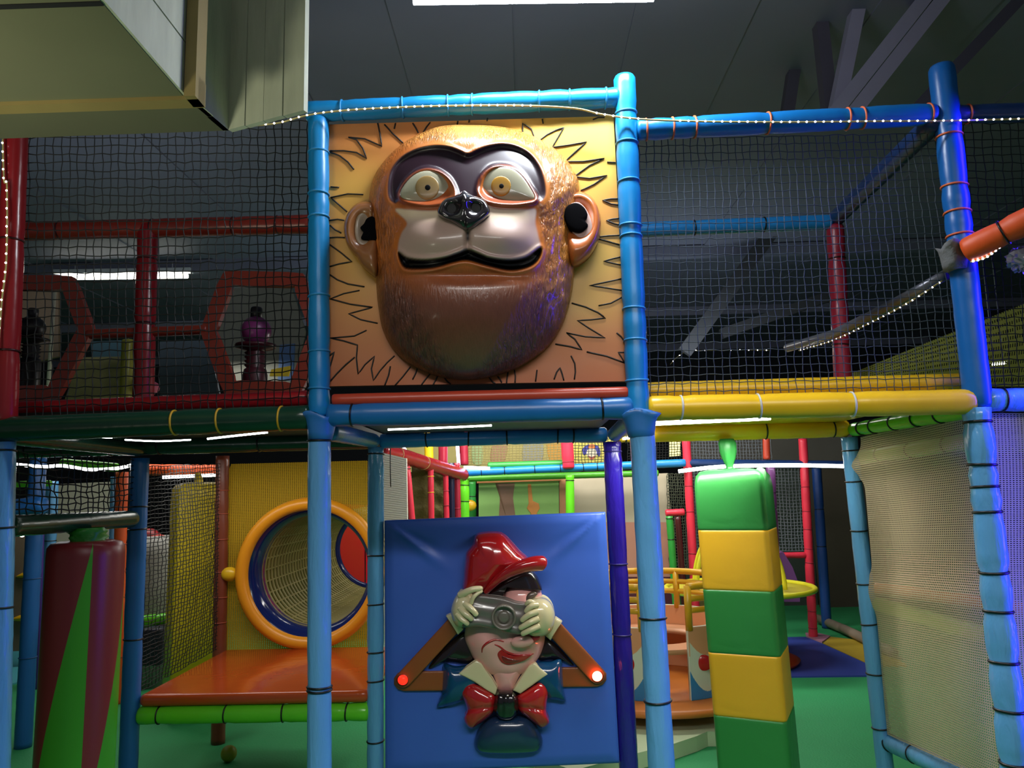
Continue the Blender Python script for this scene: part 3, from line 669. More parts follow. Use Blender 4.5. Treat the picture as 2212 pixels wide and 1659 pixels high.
for pl in ZZ:
    sharp = []
    for i, q in enumerate(pl): sharp.append(P(*TM(*q), YP-.0015))
    path = []
    for i in range(len(sharp)-1):
        for k in range(3): path.append(sharp[i].lerp(sharp[i+1], k/3))
    path.append(sharp[-1]); V, F = sweep(path, [.0030]*len(path), 5); link_mesh('printed_spike', V, F, mat('print_ink', '#17120f', .5), sheet)
# head
HO = [(760,240),(690,240),(620,250),(545,278),(480,312),(420,358),(370,410),(330,470),(305,540),(298,620),(305,720),(318,820),(330,920),(335,1020),(345,1110),(362,1200),(400,1280),(465,1350),(550,1400),(650,1432),(760,1443),(870,1430),(980,1395),(1080,1340),(1160,1268),(1215,1175),(1248,1070),(1265,960),(1272,860),(1272,760),(1275,660),(1285,580),(1290,520),(1272,468),(1232,405),(1175,350),(1090,300),(990,262),(880,244)]
ho = np.array([(q.x, q.y) for q in catmull([(a, b, 0) for a, b in HO], 8, True)])
def sdist(poly, U, W):
    poly = np.asarray(poly, float); d = np.full(U.shape, 1e18); ins = np.zeros(U.shape, bool); n = len(poly)
    for i in range(n):
        x0, y0 = poly[i]; x1, y1 = poly[(i+1) % n]; ex, ey = x1-x0, y1-y0; wx, wy = U-x0, W-y0
        t = np.clip((wx*ex+wy*ey)/(ex*ex+ey*ey+1e-12), 0, 1); d = np.minimum(d, (wx-ex*t)**2+(wy-ey*t)**2)
        c = ((y0 <= W) & (W < y1)) | ((y1 <= W) & (W < y0))
        with np.errstate(divide='ignore', invalid='ignore'): xi = x0+(W-y0)*(x1-x0)/(y1-y0+1e-12)
        ins ^= c & (U < xi)
    d = np.sqrt(d); return np.where(ins, -d, d)
def smo(poly, k=6): return [(q.x, q.y) for q in catmull([(a, b, 0) for a, b in poly], k, True)]
def sst(x, a, b): t = np.clip((x-a)/(b-a), 0, 1); return t*t*(3-2*t)
MASK = smo([(392,585),(386,520),(402,450),(450,390),(520,352),(600,335),(670,338),(725,356),(765,372),(805,355),(860,335),(930,325),(1000,338),(1062,375),(1105,435),(1128,505),(1132,570),(1105,600),(1060,560),(1020,500),(960,450),(890,440),(840,480),(820,540),(800,590),(760,610),(720,600),(700,545),(665,490),(600,455),(540,458),(480,510),(450,570),(425,610)])
MUZ = smo([(425,640),(480,640),(560,645),(640,640),(700,600),(760,560),(820,590),(880,632),(960,640),(1040,640),(1085,640),(1082,700),(1095,760),(1108,820),(1090,848),(1040,868),(960,882),(870,872),(810,852),(765,832),(720,852),(650,872),(560,882),(480,872),(442,845),(440,800),(455,750),(480,700)])
MOU = smo([(438,842),(480,868),(560,878),(650,868),(720,846),(765,830),(812,846),(870,868),(960,878),(1040,864),(1105,822),(1108,850),(1085,890),(1040,915),(960,926),(860,905),(765,880),(700,888),(600,915),(490,920),(455,900)])
EYL = smo([(446,560),(480,505),(525,468),(575,455),(630,465),(675,500),(698,545),(690,580),(650,600),(580,610),(510,603),(462,588)])
EYR = smo([(818,540),(835,490),(870,455),(920,438),(975,445),(1020,480),(1055,530),(1082,585),(1050,600),(980,608),(900,603),(845,585)])
N = len(ho); RG = 150; cx, cy = 765, 800
tt = np.concatenate([[0], np.sin(np.pi/2*np.arange(1, RG+1)/RG)])
Um = cx+(ho[:, 0]-cx)[None, :]*tt[:, None]; Vm = cy+(ho[:, 1]-cy)[None, :]*tt[:, None]; Tm = np.repeat(tt[:, None], N, 1)
def G(cu, cv, su, sv, ang=0):
    a = math.radians(ang); x = (Um-cu)*math.cos(a)+(Vm-cv)*math.sin(a); y = -(Um-cu)*math.sin(a)+(Vm-cv)*math.cos(a); return np.exp(-(x/su)**2-(y/sv)**2)
D = .215*np.clip(1-Tm**2.7, 0, 1)**(1/2.0)
sMask, sMuz, sMou, sEL, sER = (sdist(q, Um, Vm) for q in (MASK, MUZ, MOU, EYL, EYR))
D += .044*G(600, 775, 135, 82)+.048*G(925, 770, 135, 82)+.022*G(760, 680, 120, 150)     # muzzle cheeks
D -= .016*np.exp(-((Um-765)/14)**2)*sst(Vm, 700, 760)*(1-sst(Vm, 820, 860))                 # groove under the nose
D -= .016*sst(-sMask, -6, 26)                                                              # dark mask lies lower
D += .009*np.exp(-((sMask+2)/11)**2)*(1-sst(Vm, 360, 560))                                             # lip round the mask
D -= .020*sst(-sEL, -4, 20)+.020*sst(-sER, -4, 20)
LL = .35+.65*sst(Vm, 520, 600); D += .015*LL*np.exp(-((sEL-8)/9)**2)+.015*LL*np.exp(-((sER-8)/9)**2)                           # eyelids
D -= .050*sst(-sMou, -6, 16); D += .008*np.exp(-((sMou-10)/10)**2)
D -= .012*G(430, 700, 40, 160)+.015*G(1090, 690, 30, 90)
D += .030*G(765, 1080, 330, 190)+.02*G(765, 300, 260, 60)
D -= .02*G(765, 950, 260, 26)
FUR = np.clip(sst(np.minimum(np.minimum(sMask, sMuz), np.minimum(sMou, np.minimum(sEL, sER))), 6, 40), 0, 1)
FUR *= np.clip(sst(np.abs(Um-765)+.55*np.clip(820-Vm, 0, 500)+np.clip(Vm-930, 0, 600)*.6, 250, 420), 0.25, 1)
def wav(U, W, f, sd):
    r = np.random.RandomState(sd); o = 0
    for k in range(6):
        a = r.uniform(0, 6.28); ff = f*r.uniform(.6, 1.5); o = o+np.sin((U*math.cos(a)+W*math.sin(a))*ff+r.uniform(0, 6.28))
    return o/6
ang = np.arctan2(Vm-cy, Um-cx)
ED = Tm*wav(Um, Vm, .11, 3)+.6*Tm*wav(ang*260+wav(Um, Vm, .03, 5)*40, Tm*120, .25, 7)
D += .0050*FUR*ED*np.clip((Tm-.45)*2.2, 0, 1)*np.where(Um > 1000, 1.5, .8)
D = np.maximum(D, 0)+.002
Wp = [P(*TM(u, v), YP-d) for u, v, d in zip(Um[1:].ravel(), Vm[1:].ravel(), D[1:].ravel())]
V = [P(*TM(cx, cy), YP-float(D[0, 0]))]+Wp; F = []
for i in range(N): F.append((0, 1+i, 1+(i+1) % N))
for j in range(RG-1):
    a, b = 1+j*N, 1+(j+1)*N
    for i in range(N): k = (i+1) % N; F.append((a+i, b+i, b+k, a+k))
o0 = len(V)
for i in range(N): q = V[1+(RG-1)*N+i].copy(); q.y = YP+.001; V.append(q)
for i in range(N): k = (i+1) % N; a = 1+(RG-1)*N; F.append((a+i, o0+i, o0+k, a+k))
# paint
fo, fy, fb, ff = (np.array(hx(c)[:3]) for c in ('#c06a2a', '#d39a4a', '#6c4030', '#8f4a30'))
mk, mz, mo, rim, ctk = (np.array(hx(c)[:3]) for c in ('#2c1a24', '#b99c8e', '#07080a', '#9c4a22', '#a8502c'))
U1, V1 = Um[..., None], Vm[..., None]
col = fo+(fy-fo)*np.clip(1-(V1-230)/130, 0, 1)
beard = sst(Vm, 880, 1080)[..., None]; col = col*(1-beard)+fb*beard  # darker brown beard paint, deepened further for the shade on the lower face
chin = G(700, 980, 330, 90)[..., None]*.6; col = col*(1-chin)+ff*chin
side = (sst(Um, 1080, 1200)*(1-sst(Vm, 950, 1250)))[..., None]*.6; col = col*(1-side)+np.array(hx('#c98a3c')[:3])*side
col = col*(1+.35*(FUR*ED)[..., None])
near = (sst(-np.minimum(sEL, sER), -46, -20)*sst(Vm, 520, 590))[..., None]; col = col*(1-near)+rim*near
w = sst(-sMuz, -8, 4)[..., None]; col = col*(1-w)+mz*w
up = (sst(-sMuz, -4, 6)*(1-sst(Vm, 650, 715)))[..., None]*.8; col = col*(1-up)+np.array(hx('#f0d8b4')[:3])*up
w = sst(-sMask, -5, 5)[..., None]; col = col*(1-w)+mk*w
w = np.exp(-((np.minimum(sEL, sER)-7)/(4+6*sst(Vm, 540, 600)))**2)[..., None]*.85; col = col*(1-w)+rim*w
w = (sst(-sMou, -5, 4))[..., None]; col = col*(1-w)+mo*w
w = (np.exp(-((Um-765)/9)**2)*sst(Vm, 730, 750)*(1-sst(Vm, 775, 800)))[..., None]; col = col*(1-w)+mo*w
col = np.clip(col, 0, 1)
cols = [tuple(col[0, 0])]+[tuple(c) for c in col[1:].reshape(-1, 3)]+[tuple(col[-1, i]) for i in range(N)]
fur = [0.0]+list(FUR[1:].ravel())+[1.0]*N
def head_mat():
    m = bpy.data.materials.new('painted_fibreglass_fur'); m.use_nodes = True; nt = m.node_tree; b = nt.nodes['Principled BSDF']
    b.inputs['Roughness'].default_value = .3; b.inputs['Coat Weight'].default_value = .3; b.inputs['Coat Roughness'].default_value = .12
    a = nt.nodes.new('ShaderNodeAttribute'); a.attribute_name = 'paint'; f = nt.nodes.new('ShaderNodeAttribute'); f.attribute_name = 'fur'
    tc = nt.nodes.new('ShaderNodeTexCoord'); mp = nt.nodes.new('ShaderNodeMapping'); mp.inputs['Scale'].default_value = (4.5, 1, 1.1); nt.links.new(tc.outputs['Object'], mp.inputs[0])
    n = nt.nodes.new('ShaderNodeTexNoise'); n.inputs['Scale'].default_value = 26; n.inputs['Detail'].default_value = 4; n.inputs['Distortion'].default_value = 1.2
    nt.links.new(mp.outputs[0], n.inputs['Vector'])
    bp = nt.nodes.new('ShaderNodeBump'); bp.inputs['Distance'].default_value = .014
    ml = nt.nodes.new('ShaderNodeMath'); ml.operation = 'MULTIPLY'; ml.inputs[1].default_value = .9; nt.links.new(f.outputs['Fac'], ml.inputs[0]); nt.links.new(ml.outputs[0], bp.inputs['Strength'])
    nt.links.new(n.outputs['Fac'], bp.inputs['Height']); nt.links.new(bp.outputs[0], b.inputs['Normal'])
    mx = nt.nodes.new('ShaderNodeMix'); mx.data_type = 'RGBA'; mx.blend_type = 'MULTIPLY'; mx.inputs[0].default_value = .5
    cr = nt.nodes.new('ShaderNodeMapRange'); cr.inputs[1].default_value = .35; cr.inputs[2].default_value = .6; cr.inputs[3].default_value = .45; cr.inputs[4].default_value = 1.1; nt.links.new(n.outputs['Fac'], cr.inputs[0])
    m3 = nt.nodes.new('ShaderNodeMath'); m3.operation = 'MULTIPLY'; m3.inputs[1].default_value = .8; nt.links.new(f.outputs['Fac'], m3.inputs[0]); nt.links.new(m3.outputs[0], mx.inputs[0])
    nt.links.new(a.outputs['Color'], mx.inputs[6]); nt.links.new(cr.outputs[0], mx.inputs[7]); nt.links.new(mx.outputs[2], b.inputs['Base Color'])
    return m
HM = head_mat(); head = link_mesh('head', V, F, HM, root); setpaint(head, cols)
fa = head.data.attributes.new('fur', 'FLOAT', 'POINT'); fa.data.foreach_set('value', np.array(fur, dtype=np.float32))
def hd(u, v):    # depth of the head surface at a point of the print
    i = np.argmin((Um-u)**2+(Vm-v)**2); return float(D.ravel()[i])
# eyes
EYW = mat('eye_ivory', '#a9a48c', .18, coat=.6); IRL = mat('iris_tan', '#9c7f4c', .35, coat=.1); IRR = mat('iris_amber', '#b8862a', .35, coat=.1); PUP = mat('pupil', '#0a0a0c', .6, spec=.1)
for nm, poly, ic, ir, im, lb in (('eyeball', EYL, (574,535), 56, IRL, 'left eye with a dull tan iris'), ('eyeball', EYR, (922,528), 47, IRR, 'right eye with an amber iris')):
    pts = poly[::2]; c = (sum(q[0] for q in poly)/len(poly), sum(q[1] for q in poly)/len(poly))
    base = hd(*c)
    e = relief(nm, pts, YP-base-.000, .016, EYW, root, yback=YP-base+.06, T=TM, rings=10, sub=3, p=2.0, smooth_outline=False, edge=.003)
    plabel(e, lb)
    circ = [(ic[0]+ir*math.cos(2*math.pi*k/24), ic[1]+ir*math.sin(2*math.pi*k/24)) for k in range(24)]
    ii = relief('iris', circ, YP-base-.0175, .0035, im, e, yback=YP-base, T=TM, rings=6, sub=2, center=ic, edge=.0005)
    circ = [(ic[0]+ir*.72*math.cos(2*math.pi*k/24), ic[1]+ir*.72*math.sin(2*math.pi*k/24)) for k in range(24)]
    circ2 = [(ic[0]+2+ir*.24*math.cos(2*math.pi*k/20), ic[1]+ir*.24*math.sin(2*math.pi*k/20)) for k in range(20)]
    relief('pupil', circ2, YP-base-.0208, .0012, PUP, e, yback=YP-base-.005, T=TM, rings=4, sub=2, edge=.0005)
# nose: heart-shaped, glossy
NO = [(622,655),(632,618),(660,588),(700,575),(725,562),(748,548),(775,565),(800,575),(838,590),(862,620),(870,655),(850,680),(820,705),(785,730),(758,738),(730,722),(690,698),(650,680)]
bn = hd(750, 650)
def nx(x, y, t):
    u, v = (x-660)*2.1829, (y-160)*2.1829
    return -.036*math.exp(-((u-690)/34)**2-((v-634)/32)**2)-.036*math.exp(-((u-802)/34)**2-((v-630)/32)**2)+.012*math.exp(-((u-748)/22)**2-((v-590)/40)**2)-.006*math.exp(-((u-750)/8)**2-((v-700)/40)**2)
nose = relief('nose', NO, YP-bn-.004, .050, mat('nose_black', '#262123', .12, coat=1), root, yback=YP-bn+.08, T=TM, rings=40, sub=8, extra=nx, p=2.4)
for cu in (692, 800):
    relief('nostril', [(cu+27*math.cos(a), 634+26*math.sin(a)) for a in [2*math.pi*k/20 for k in range(20)]], YP-bn-.026, .001, mat('nostril_black', '#020202', .6), nose, yback=YP-bn+.01, T=TM, rings=3, sub=2)
# ears
EARM = mat('ear_paint', '#b5622c', .28, coat=.4, var=.2, vscale=9, bump=.2, bscale=18); EARL = mat('ear_paint_left', '#9a6238', .32, coat=.3, var=.2, vscale=9, bump=.2, bscale=18)
CON = mat('ear_inside', '#c9a9a0', .25, coat=.5); HOL = mat('ear_hole', '#09080b', .9, spec=.05)
def eshape(cu, cv, ru, rv, dd):
    def f(x, y, t):
        u, v = (x-660)*2.1829, (y-160)*2.1829
        return -dd*math.exp(-(((u-cu)/ru)**2+((v-cv)/rv)**2)**1.4)
    return f
er = relief('ear', [(1225,575),(1260,558),(1305,556),(1350,580),(1380,630),(1394,700),(1385,775),(1350,845),(1310,885),(1262,908),(1240,860),(1225,760),(1215,660)], YP-.02, .115, EARM, root, yback=YP, T=TM, rings=30, sub=6, extra=eshape(1285,670,72,100,.10), p=3.2, center=(1295,700))
relief('ear_hollow', [(1225,650),(1250,612),(1290,606),(1325,640),(1350,700),(1350,755),(1320,788),(1285,770),(1255,740),(1228,705)], YP-.098, .008, CON, er, yback=YP-.03, T=TM, rings=8, sub=4, extra=eshape(1275,670,60,80,.03))
relief('ear_hole', [(1218,660),(1235,622),(1275,608),(1312,628),(1330,665),(1318,690),(1332,715),(1300,742),(1262,735),(1232,708)], YP-.108, .004, HOL, er, yback=YP-.05, T=TM, rings=6, sub=4)
el = relief('ear', [(312,605),(262,602),(222,625),(192,668),(180,725),(190,790),(215,835),(240,860),(262,900),(300,935),(335,950),(340,850),(335,740),(325,650)], YP-.02, .085, EARL, root, yback=YP, T=TM, rings=30, sub=6, extra=eshape(272,735,55,85,.06), p=3.2, center=(275,760))
relief('ear_hollow', [(318,640),(262,642),(238,690),(232,745),(245,795),(275,815),(330,800),(335,720)], YP-.068, .008, mat('ear_inside_left', '#a08a78', .3, coat=.4), el, yback=YP-.02, T=TM, rings=8, sub=4, extra=eshape(290,730,40,60,.02))
relief('ear_hole', [(290,680),(318,672),(335,700),(338,775),(300,780),(262,775),(272,745),(258,725),(275,705)], YP-.078, .004, HOL, el, yback=YP-.03, T=TM, rings=6, sub=4)
# ------------------------------------------------------------------ puppet holding a camera, on a blue panel
def TP(u, v): return (780+u/2.866, 1080+v/2.866)
YB = Y1-.012
root = thing('photographer_puppet_panel', 'moulded puppet in a red hat holding a grey camera on a blue padded panel', 'puppet panel', P(1080, 1655, Y1))
PANM = mat('vinyl_royal_blue', '#3a5fbe', .38, .5, bump=.35, bscale=2.2, var=.06, dist=.6)
def panel_grid():
    tl, tr, br, bl = (145,128),(1512,74),(1600,1628),(150,1690); nu, nv = 90, 90; V = []; F = []
    for j in range(nv+1):
        for i in range(nu+1):
            s, t = i/nu, j/nv
            u = (tl[0]*(1-s)+tr[0]*s)*(1-t)+(bl[0]*(1-s)+br[0]*s)*t; v = (tl[1]*(1-s)+tr[1]*s)*(1-t)+(bl[1]*(1-s)+br[1]*s)*t
            d = .022
            e = min(s, 1-s, t, 1-t)*1.1; d += .012*min(1, e/.035)
            for cxn in (0, 1):                     # folds pulled out of the two top corners
                a = abs(s-cxn)*1.0; r = math.hypot(a, t)
                if r > .02:
                    an = math.degrees(math.atan2(t, a)); d += .013*math.exp(-((an-36)/4)**2)*math.exp(-((r-.16)/.13)**2)-.006*math.exp(-((an-27)/4)**2)*math.exp(-((r-.16)/.13)**2)
            V.append(P(*TP(u, v), YB-d))
    for j in range(nv):
        for i in range(nu): a = j*(nu+1)+i; F.append((a, a+nu+1, a+nu+2, a+1))
    # rim to the back
    rim = [i for i in range(nu+1)]+[j*(nu+1)+nu for j in range(1, nv+1)]+[nv*(nu+1)+i for i in range(nu-1, -1, -1)]+[j*(nu+1) for j in range(nv-1, 0, -1)]
    o = len(V)
    for i in rim: q = V[i].copy(); q.y = YB+.03; V.append(q)
    n = len(rim)
    for i in range(n): k = (i+1) % n; F.append((rim[i], rim[k], o+k, o+i))
    F.append(tuple(o+i for i in range(n))); return V, F
V, F = panel_grid(); link_mesh('padded_panel', V, F, PANM, root)
YF = YB-.034
g = dict(T=TP)
WOOD = mat('painted_wood', '#86481f', .35, bump=.15, bscale=10, var=.2, vscale=8); SKIN = mat('painted_skin', '#e2a29c', .16, coat=.7); REDP = mat('painted_red', '#a5181c', .14, coat=.9)
CREAM = mat('painted_cream', '#cfc29a', .18, coat=.7); GREYP = mat('painted_grey', '#6b6460', .28, coat=.4, var=.2, vscale=10); DARKH = mat('painted_hair', '#1a0f12', .2, coat=.6)
TEAL = mat('painted_teal', '#0c3d66', .2, coat=.6); NAVYP = mat('painted_navy', '#1c3150', .22, coat=.5, var=.15, vscale=6); REDM = mat('painted_mouth', '#a5121c', .15, coat=.9)
relief('hair', [(418,1045),(470,960),(560,870),(640,815),(700,860),(720,1000),(640,1015),(520,1005)], YF, .035, DARKH, root, **g)
relief('hair', [(1318,1025),(1260,950),(1190,880),(1130,850),(1090,930),(1100,990),(1180,990),(1250,1000)], YF, .035, DARKH, root, **g)
relief('torso', [(700,1490),(725,1420),(775,1360),(850,1335),(1000,1335),(1065,1360),(1105,1430),(1125,1490),(1110,1545),(1060,1568),(900,1576),(760,1570),(712,1545)], YF, .10, NAVYP, root, p=2.6, **g)
def rect(a, b, w, n=5):
    dx, dy = b[0]-a[0], b[1]-a[1]; L = math.hypot(dx, dy); tx, ty = dx/L, dy/L; nx_, ny = -ty, tx; o = []
    for k in range(n+1): t = math.pi*k/n; o.append((b[0]+w*(nx_*math.cos(t)+tx*math.sin(t)), b[1]+w*(ny*math.cos(t)+ty*math.sin(t))))
    for k in range(n+1): t = math.pi*k/n; o.append((a[0]+w*(-nx_*math.cos(t)-tx*math.sin(t)), a[1]+w*(-ny*math.cos(t)-ty*math.sin(t))))
    return o
def arm(nm, a, b, w, lift, h=.018, lb=None):
    o = relief(nm, rect(a, b, w), YF-lift, h, WOOD, root, yback=YF-lift+.012 if lift else YF, T=TP, p=7, rings=8, sub=3, smooth_outline=False); 
    return o
arm('upper_arm', (262,1122), (540,1120), 62, 0); arm('upper_arm', (1460,1095), (1220,1098), 62, 0)
arm('forearm', (258,1118), (610,735), 50, .022); arm('forearm', (1463,1090), (1150,745), 52, .022)
for c, st, lb in (((258,1115), 1.8, 'dim red lamp'), ((1462,1092), 26, 'bright red lamp')):
    m = mat('lamp_red_%d' % int(st*10), '#ff3020', .25, emit='#ff2412' if st < 5 else '#ff5a40', estr=st)
    l = relief('red_lamp', [(c[0]+31*math.cos(a), c[1]+31*math.sin(a)) for a in [2*math.pi*k/18 for k in range(18)]], YF-.045, .022, m, root, yback=YF-.02, T=TP, rings=7, sub=2); plabel(l, lb)
    t = relief('lamp_ring', [(c[0]+40*math.cos(a), c[1]+40*math.sin(a)) for a in [2*math.pi*k/18 for k in range(18)]], YF-.036, .008, mat('lamp_ring', '#5a2412', .3), l, yback=YF-.02, T=TP, rings=5, sub=2)
relief('sleeve', [(512,1012),(580,1026),(650,1022),(740,1030),(760,1120),(700,1200),(640,1240),(590,1262),(475,1287),(480,1240),(497,1190),(503,1090)], YF, .085, TEAL, root, p=2.6, extra=lambda x, y, t: -.02*math.exp(-((x-958)/9)**2), **g)
relief('sleeve', [(1030,1030),(1100,1000),(1170,998),(1240,985),(1248,1080),(1256,1180),(1266,1246),(1210,1240),(1160,1232),(1100,1180),(1050,1110)], YF, .085, TEAL, root, p=2.6, **g)
relief('neck', [(800,1000),(1010,1000),(1000,1060),(955,1150),(935,1200),(855,1200),(830,1130)], YF, .085, SKIN, root, **g)
FOUT = [(640,820),(645,870),(668,925),(705,995),(770,1060),(840,1095),(900,1108),(950,1100),(1020,1062),(1085,1000),(1122,930),(1140,850),(1138,740),(1130,640),(1112,560),(1070,515),(1010,498),(950,508),(905,545),(870,590),(780,620),(700,690),(655,760)]
def fx(x, y, t):
    u, v = (x-780)*2.866, (y-1080)*2.866; ga = lambda a, b, c, d: math.exp(-((u-a)/c)**2-((v-b)/d)**2)
    return .022*ga(760,900,70,80)+.030*ga(985,880,75,32)+.018*ga(1060,880,60,50)+.012*ga(910,1060,90,45)-.010*ga(920,970,70,28)+.012*ga(1000,580,80,60)
face = relief('face', FOUT, YF-.02, .10, SKIN, root, yback=YF, rings=34, sub=6, extra=fx, T=TP, p=2.3, center=(900,800))
def fdep(u, v, add=0.0):
    cxp, cyp = TP(900, 800); x, y = TP(u, v)
    ol = [(q.x, q.y) for q in catmull([(*TP(*q), 0) for q in FOUT], 6, True)]
    a = math.atan2(y-cyp, x-cxp); best = min(ol, key=lambda q: abs((math.atan2(q[1]-cyp, q[0]-cxp)-a+math.pi) % (2*math.pi)-math.pi))
    R = math.hypot(best[0]-cxp, best[1]-cyp); t = min(.98, math.hypot(x-cxp, y-cyp)/R)
    return YF-.02-(.10*(1-t**2.3)**(1/2.3)+.004+fx(x, y, t))-add
relief('chin_shade_line', [(800,1062),(900,1100),(1010,1058),(980,1090),(905,1116),(830,1096)], YF-.045, .006, SKIN, face, **g) if False else None
def ftube(nm, pts, r, m, parent, taper=None, add=.0):
    return tube_px(nm, [(u, v, fdep(u, v)-add) for u, v in pts], 0, r, m, parent, T=TP, sub=6, nseg=8, taper=taper)
tp = lambda f: .35+.65*math.sin(math.pi*min(1, max(0, f)))
ftube('smile_line', [(748,945),(752,915),(775,890),(808,872),(840,866),(884,878)], .0062, REDM, face, tp)
ftube('smile_line', [(826,895),(860,910),(895,938),(945,956),(1000,960),(1068,952)], .0060, REDM, face, tp)
mo = [(826,898),(850,912),(885,944),(940,965),(1000,968),(1058,958),(1020,990),(960,1012),(910,1022),(870,1006),(846,970)]
yc = fdep(920, 975)
relief('mouth', mo, yc+.000, .014, REDM, face, yback=yc+.03, p=3, rings=8, sub=4, **g)
relief('tongue', [(870,965),(900,975),(960,990),(985,992),(950,1005),(905,1010),(880,995)], yc-.0125, .003, mat('painted_dark_red', '#6e0a12', .2, coat=.8), face, yback=yc+.01, rings=5, sub=3, **g)
yn = fdep(985, 885)
relief('nose', [(925,880),(950,850),(1000,838),(1050,850),(1070,880),(1040,905),(990,918),(945,910)], yn+.012, .024, SKIN, face, yback=yn+.04, rings=8, sub=4, **g)
yn2 = fdep(1065, 868)
relief('cheek_spot', [(1020,878),(1035,852),(1080,842),(1108,848),(1092,872),(1050,892),(1025,893)], yn2-.004, .008, REDM, face, yback=yn2+.03, rings=6, sub=4, **g)
yb_ = fdep(1052, 600)
relief('eyebrow', [(1012,630),(1018,598),(1045,572),(1078,568),(1092,585),(1070,606),(1040,628),(1022,642)], yb_+.004, .014, mat('painted_brow', '#4d4038', .25, coat=.5), face, yback=yb_+.03, rings=6, sub=4, **g)
# hair under the brim
relief('fringe', [(765,600),(790,570),(840,525),(900,485),(980,450),(1050,440),(1085,475),(1108,520),(1120,560),(1075,525),(1020,505),(960,505),(915,530),(890,570),(870,610),(820,612)], YF-.07, .05, DARKH, root, yback=YF, p=2.4, rings=12, sub=5, center=(900,540), **g)
# hat
crown = relief('hat_crown', [(630,575),(633,480),(640,390),(648,330),(672,298),(692,268),(700,232),(716,210),(760,200),(810,197),(858,200),(892,218),(935,262),(985,318),(1030,358),(1040,400),(960,430),(880,480),(820,530),(770,575),(700,580)], YF-.03, .125, REDP, root, yback=YF, p=2.6, rings=24, sub=6, center=(800,400), extra=lambda x, y, t: .006*math.sin((x-780)*.09+(y-1080)*.05)*(1-t), **g)
tube = [(772,572,-.11),(805,535,-.135),(850,490,-.155),(910,450,-.172),(980,418,-.185),(1050,398,-.18),(1110,392,-.165),(1135,395,-.155)]
tube_px('hat_brim', [(u, v, YF+d) for u, v, d in tube], 0, .036, REDP, root, T=TP, sub=8, nseg=16, taper=lambda f: .35+.65*min(1, f*1.3) if f < .9 else 1-(f-.9)*3)
# camera held before the eyes
YC = YF-.155
body = relief('camera_body', [(640,620),(700,592),(780,592),(870,602),(960,632),(1030,648),(1025,720),(1000,800),(985,832),(905,822),(820,798),(720,782),(640,790),(625,760),(670,700),(650,650)], YC, .035, GREYP, root, yback=YC+.045, p=5, rings=14, sub=5, extra=lambda x, y, t: .004*math.cos(((y-1080)*2.866-(x-780)*2.866*.19)*.07), **g)
def ring_px(c, r, n=24): return [(c[0]+r*math.cos(2*math.pi*k/n), c[1]+r*math.sin(2*math.pi*k/n)) for k in range(n)]
k = FPX/(YC-CAM.y)
cc = P(*TP(884, 722), YC-.035); pr = 74/2.866/k
V, F = lathe(cc, [(pr*1.05, .01), (pr, -.005), (pr, -.030), (pr*.93, -.034), (pr*.84, -.034), (pr*.78, -.020), (pr*.74, -.006), (pr*.5, -.004), (pr*.47, -.012), (pr*.3, -.016), (.001, -.017)], 36, 'y')
link_mesh('lens', V, F, mat('painted_grey_lens', '#6e675e', .25, coat=.5), body)
# gloves
def glove(pl, fingers, thumb, cuff, lb, cen):
    gl = relief('glove', pl, YC+.03, .085, CREAM, root, yback=YF, p=2.3, rings=20, sub=6, center=cen, **g); plabel(gl, lb)
    for f in fingers: tube_px('finger', [(u, v, YC+d) for u, v, d in f[:-1]], 0, f[-1], CREAM, gl, T=TP, sub=6, nseg=12, taper=lambda q: 1-.25*q if q < .9 else .78-(q-.9)*3)
    tube_px('thumb', [(u, v, YC+d) for u, v, d in thumb[:-1]], 0, thumb[-1], CREAM, gl, T=TP, sub=6, nseg=12, taper=lambda q: 1-.3*q if q < .9 else .73-(q-.9)*3)
    relief('cuff', cuff, YF-.055, .03, CREAM, gl, yback=YF-.03, p=6, rings=8, sub=3, smooth_outline=False, T=TP)
glove([(556,700),(562,650),(582,600),(610,570),(650,560),(690,580),(700,620),(690,680),(680,730),(655,775),(610,790),(575,760)],
      [[(612,590,-.03),(650,570,-.05),(700,552,-.055),(752,548,-.045),.017], [(640,640,-.045),(672,665,-.058),(700,692,-.062),(716,716,-.055),.016],
       [(612,668,-.045),(640,700,-.058),(668,722,-.062),(688,742,-.05),.016], [(596,705,-.04),(620,735,-.052),(645,755,-.055),(662,770,-.045),.015]],
      [(680,640,-.05),(694,605,-.058),(720,580,-.055),(752,562,-.048),.011], [(524,716),(560,700),(634,802),(600,836)], 'left glove gripping the end of the camera', (625,680))
glove([(1020,640),(1055,617),(1100,607),(1140,612),(1175,640),(1198,690),(1200,745),(1185,800),(1150,838),(1100,845),(1050,840),(1020,800),(1030,740),(1035,690)],
      [[(1090,650,-.055),(1060,655,-.07),(1035,672,-.07),(1018,696,-.06),.015], [(1090,690,-.06),(1050,705,-.075),(1015,728,-.072),(992,750,-.06),.016],
       [(1095,735,-.06),(1050,755,-.075),(1010,778,-.072),(980,796,-.06),.016], [(1100,780,-.055),(1060,800,-.07),(1020,818,-.068),(994,832,-.055),.015]],
      [(1075,640,-.05),(1050,630,-.062),(1032,634,-.06),(1020,650,-.05),.013], [(1206,724),(1246,752),(1172,870),(1142,842)], 'right glove gripping the end of the camera', (1110,725))
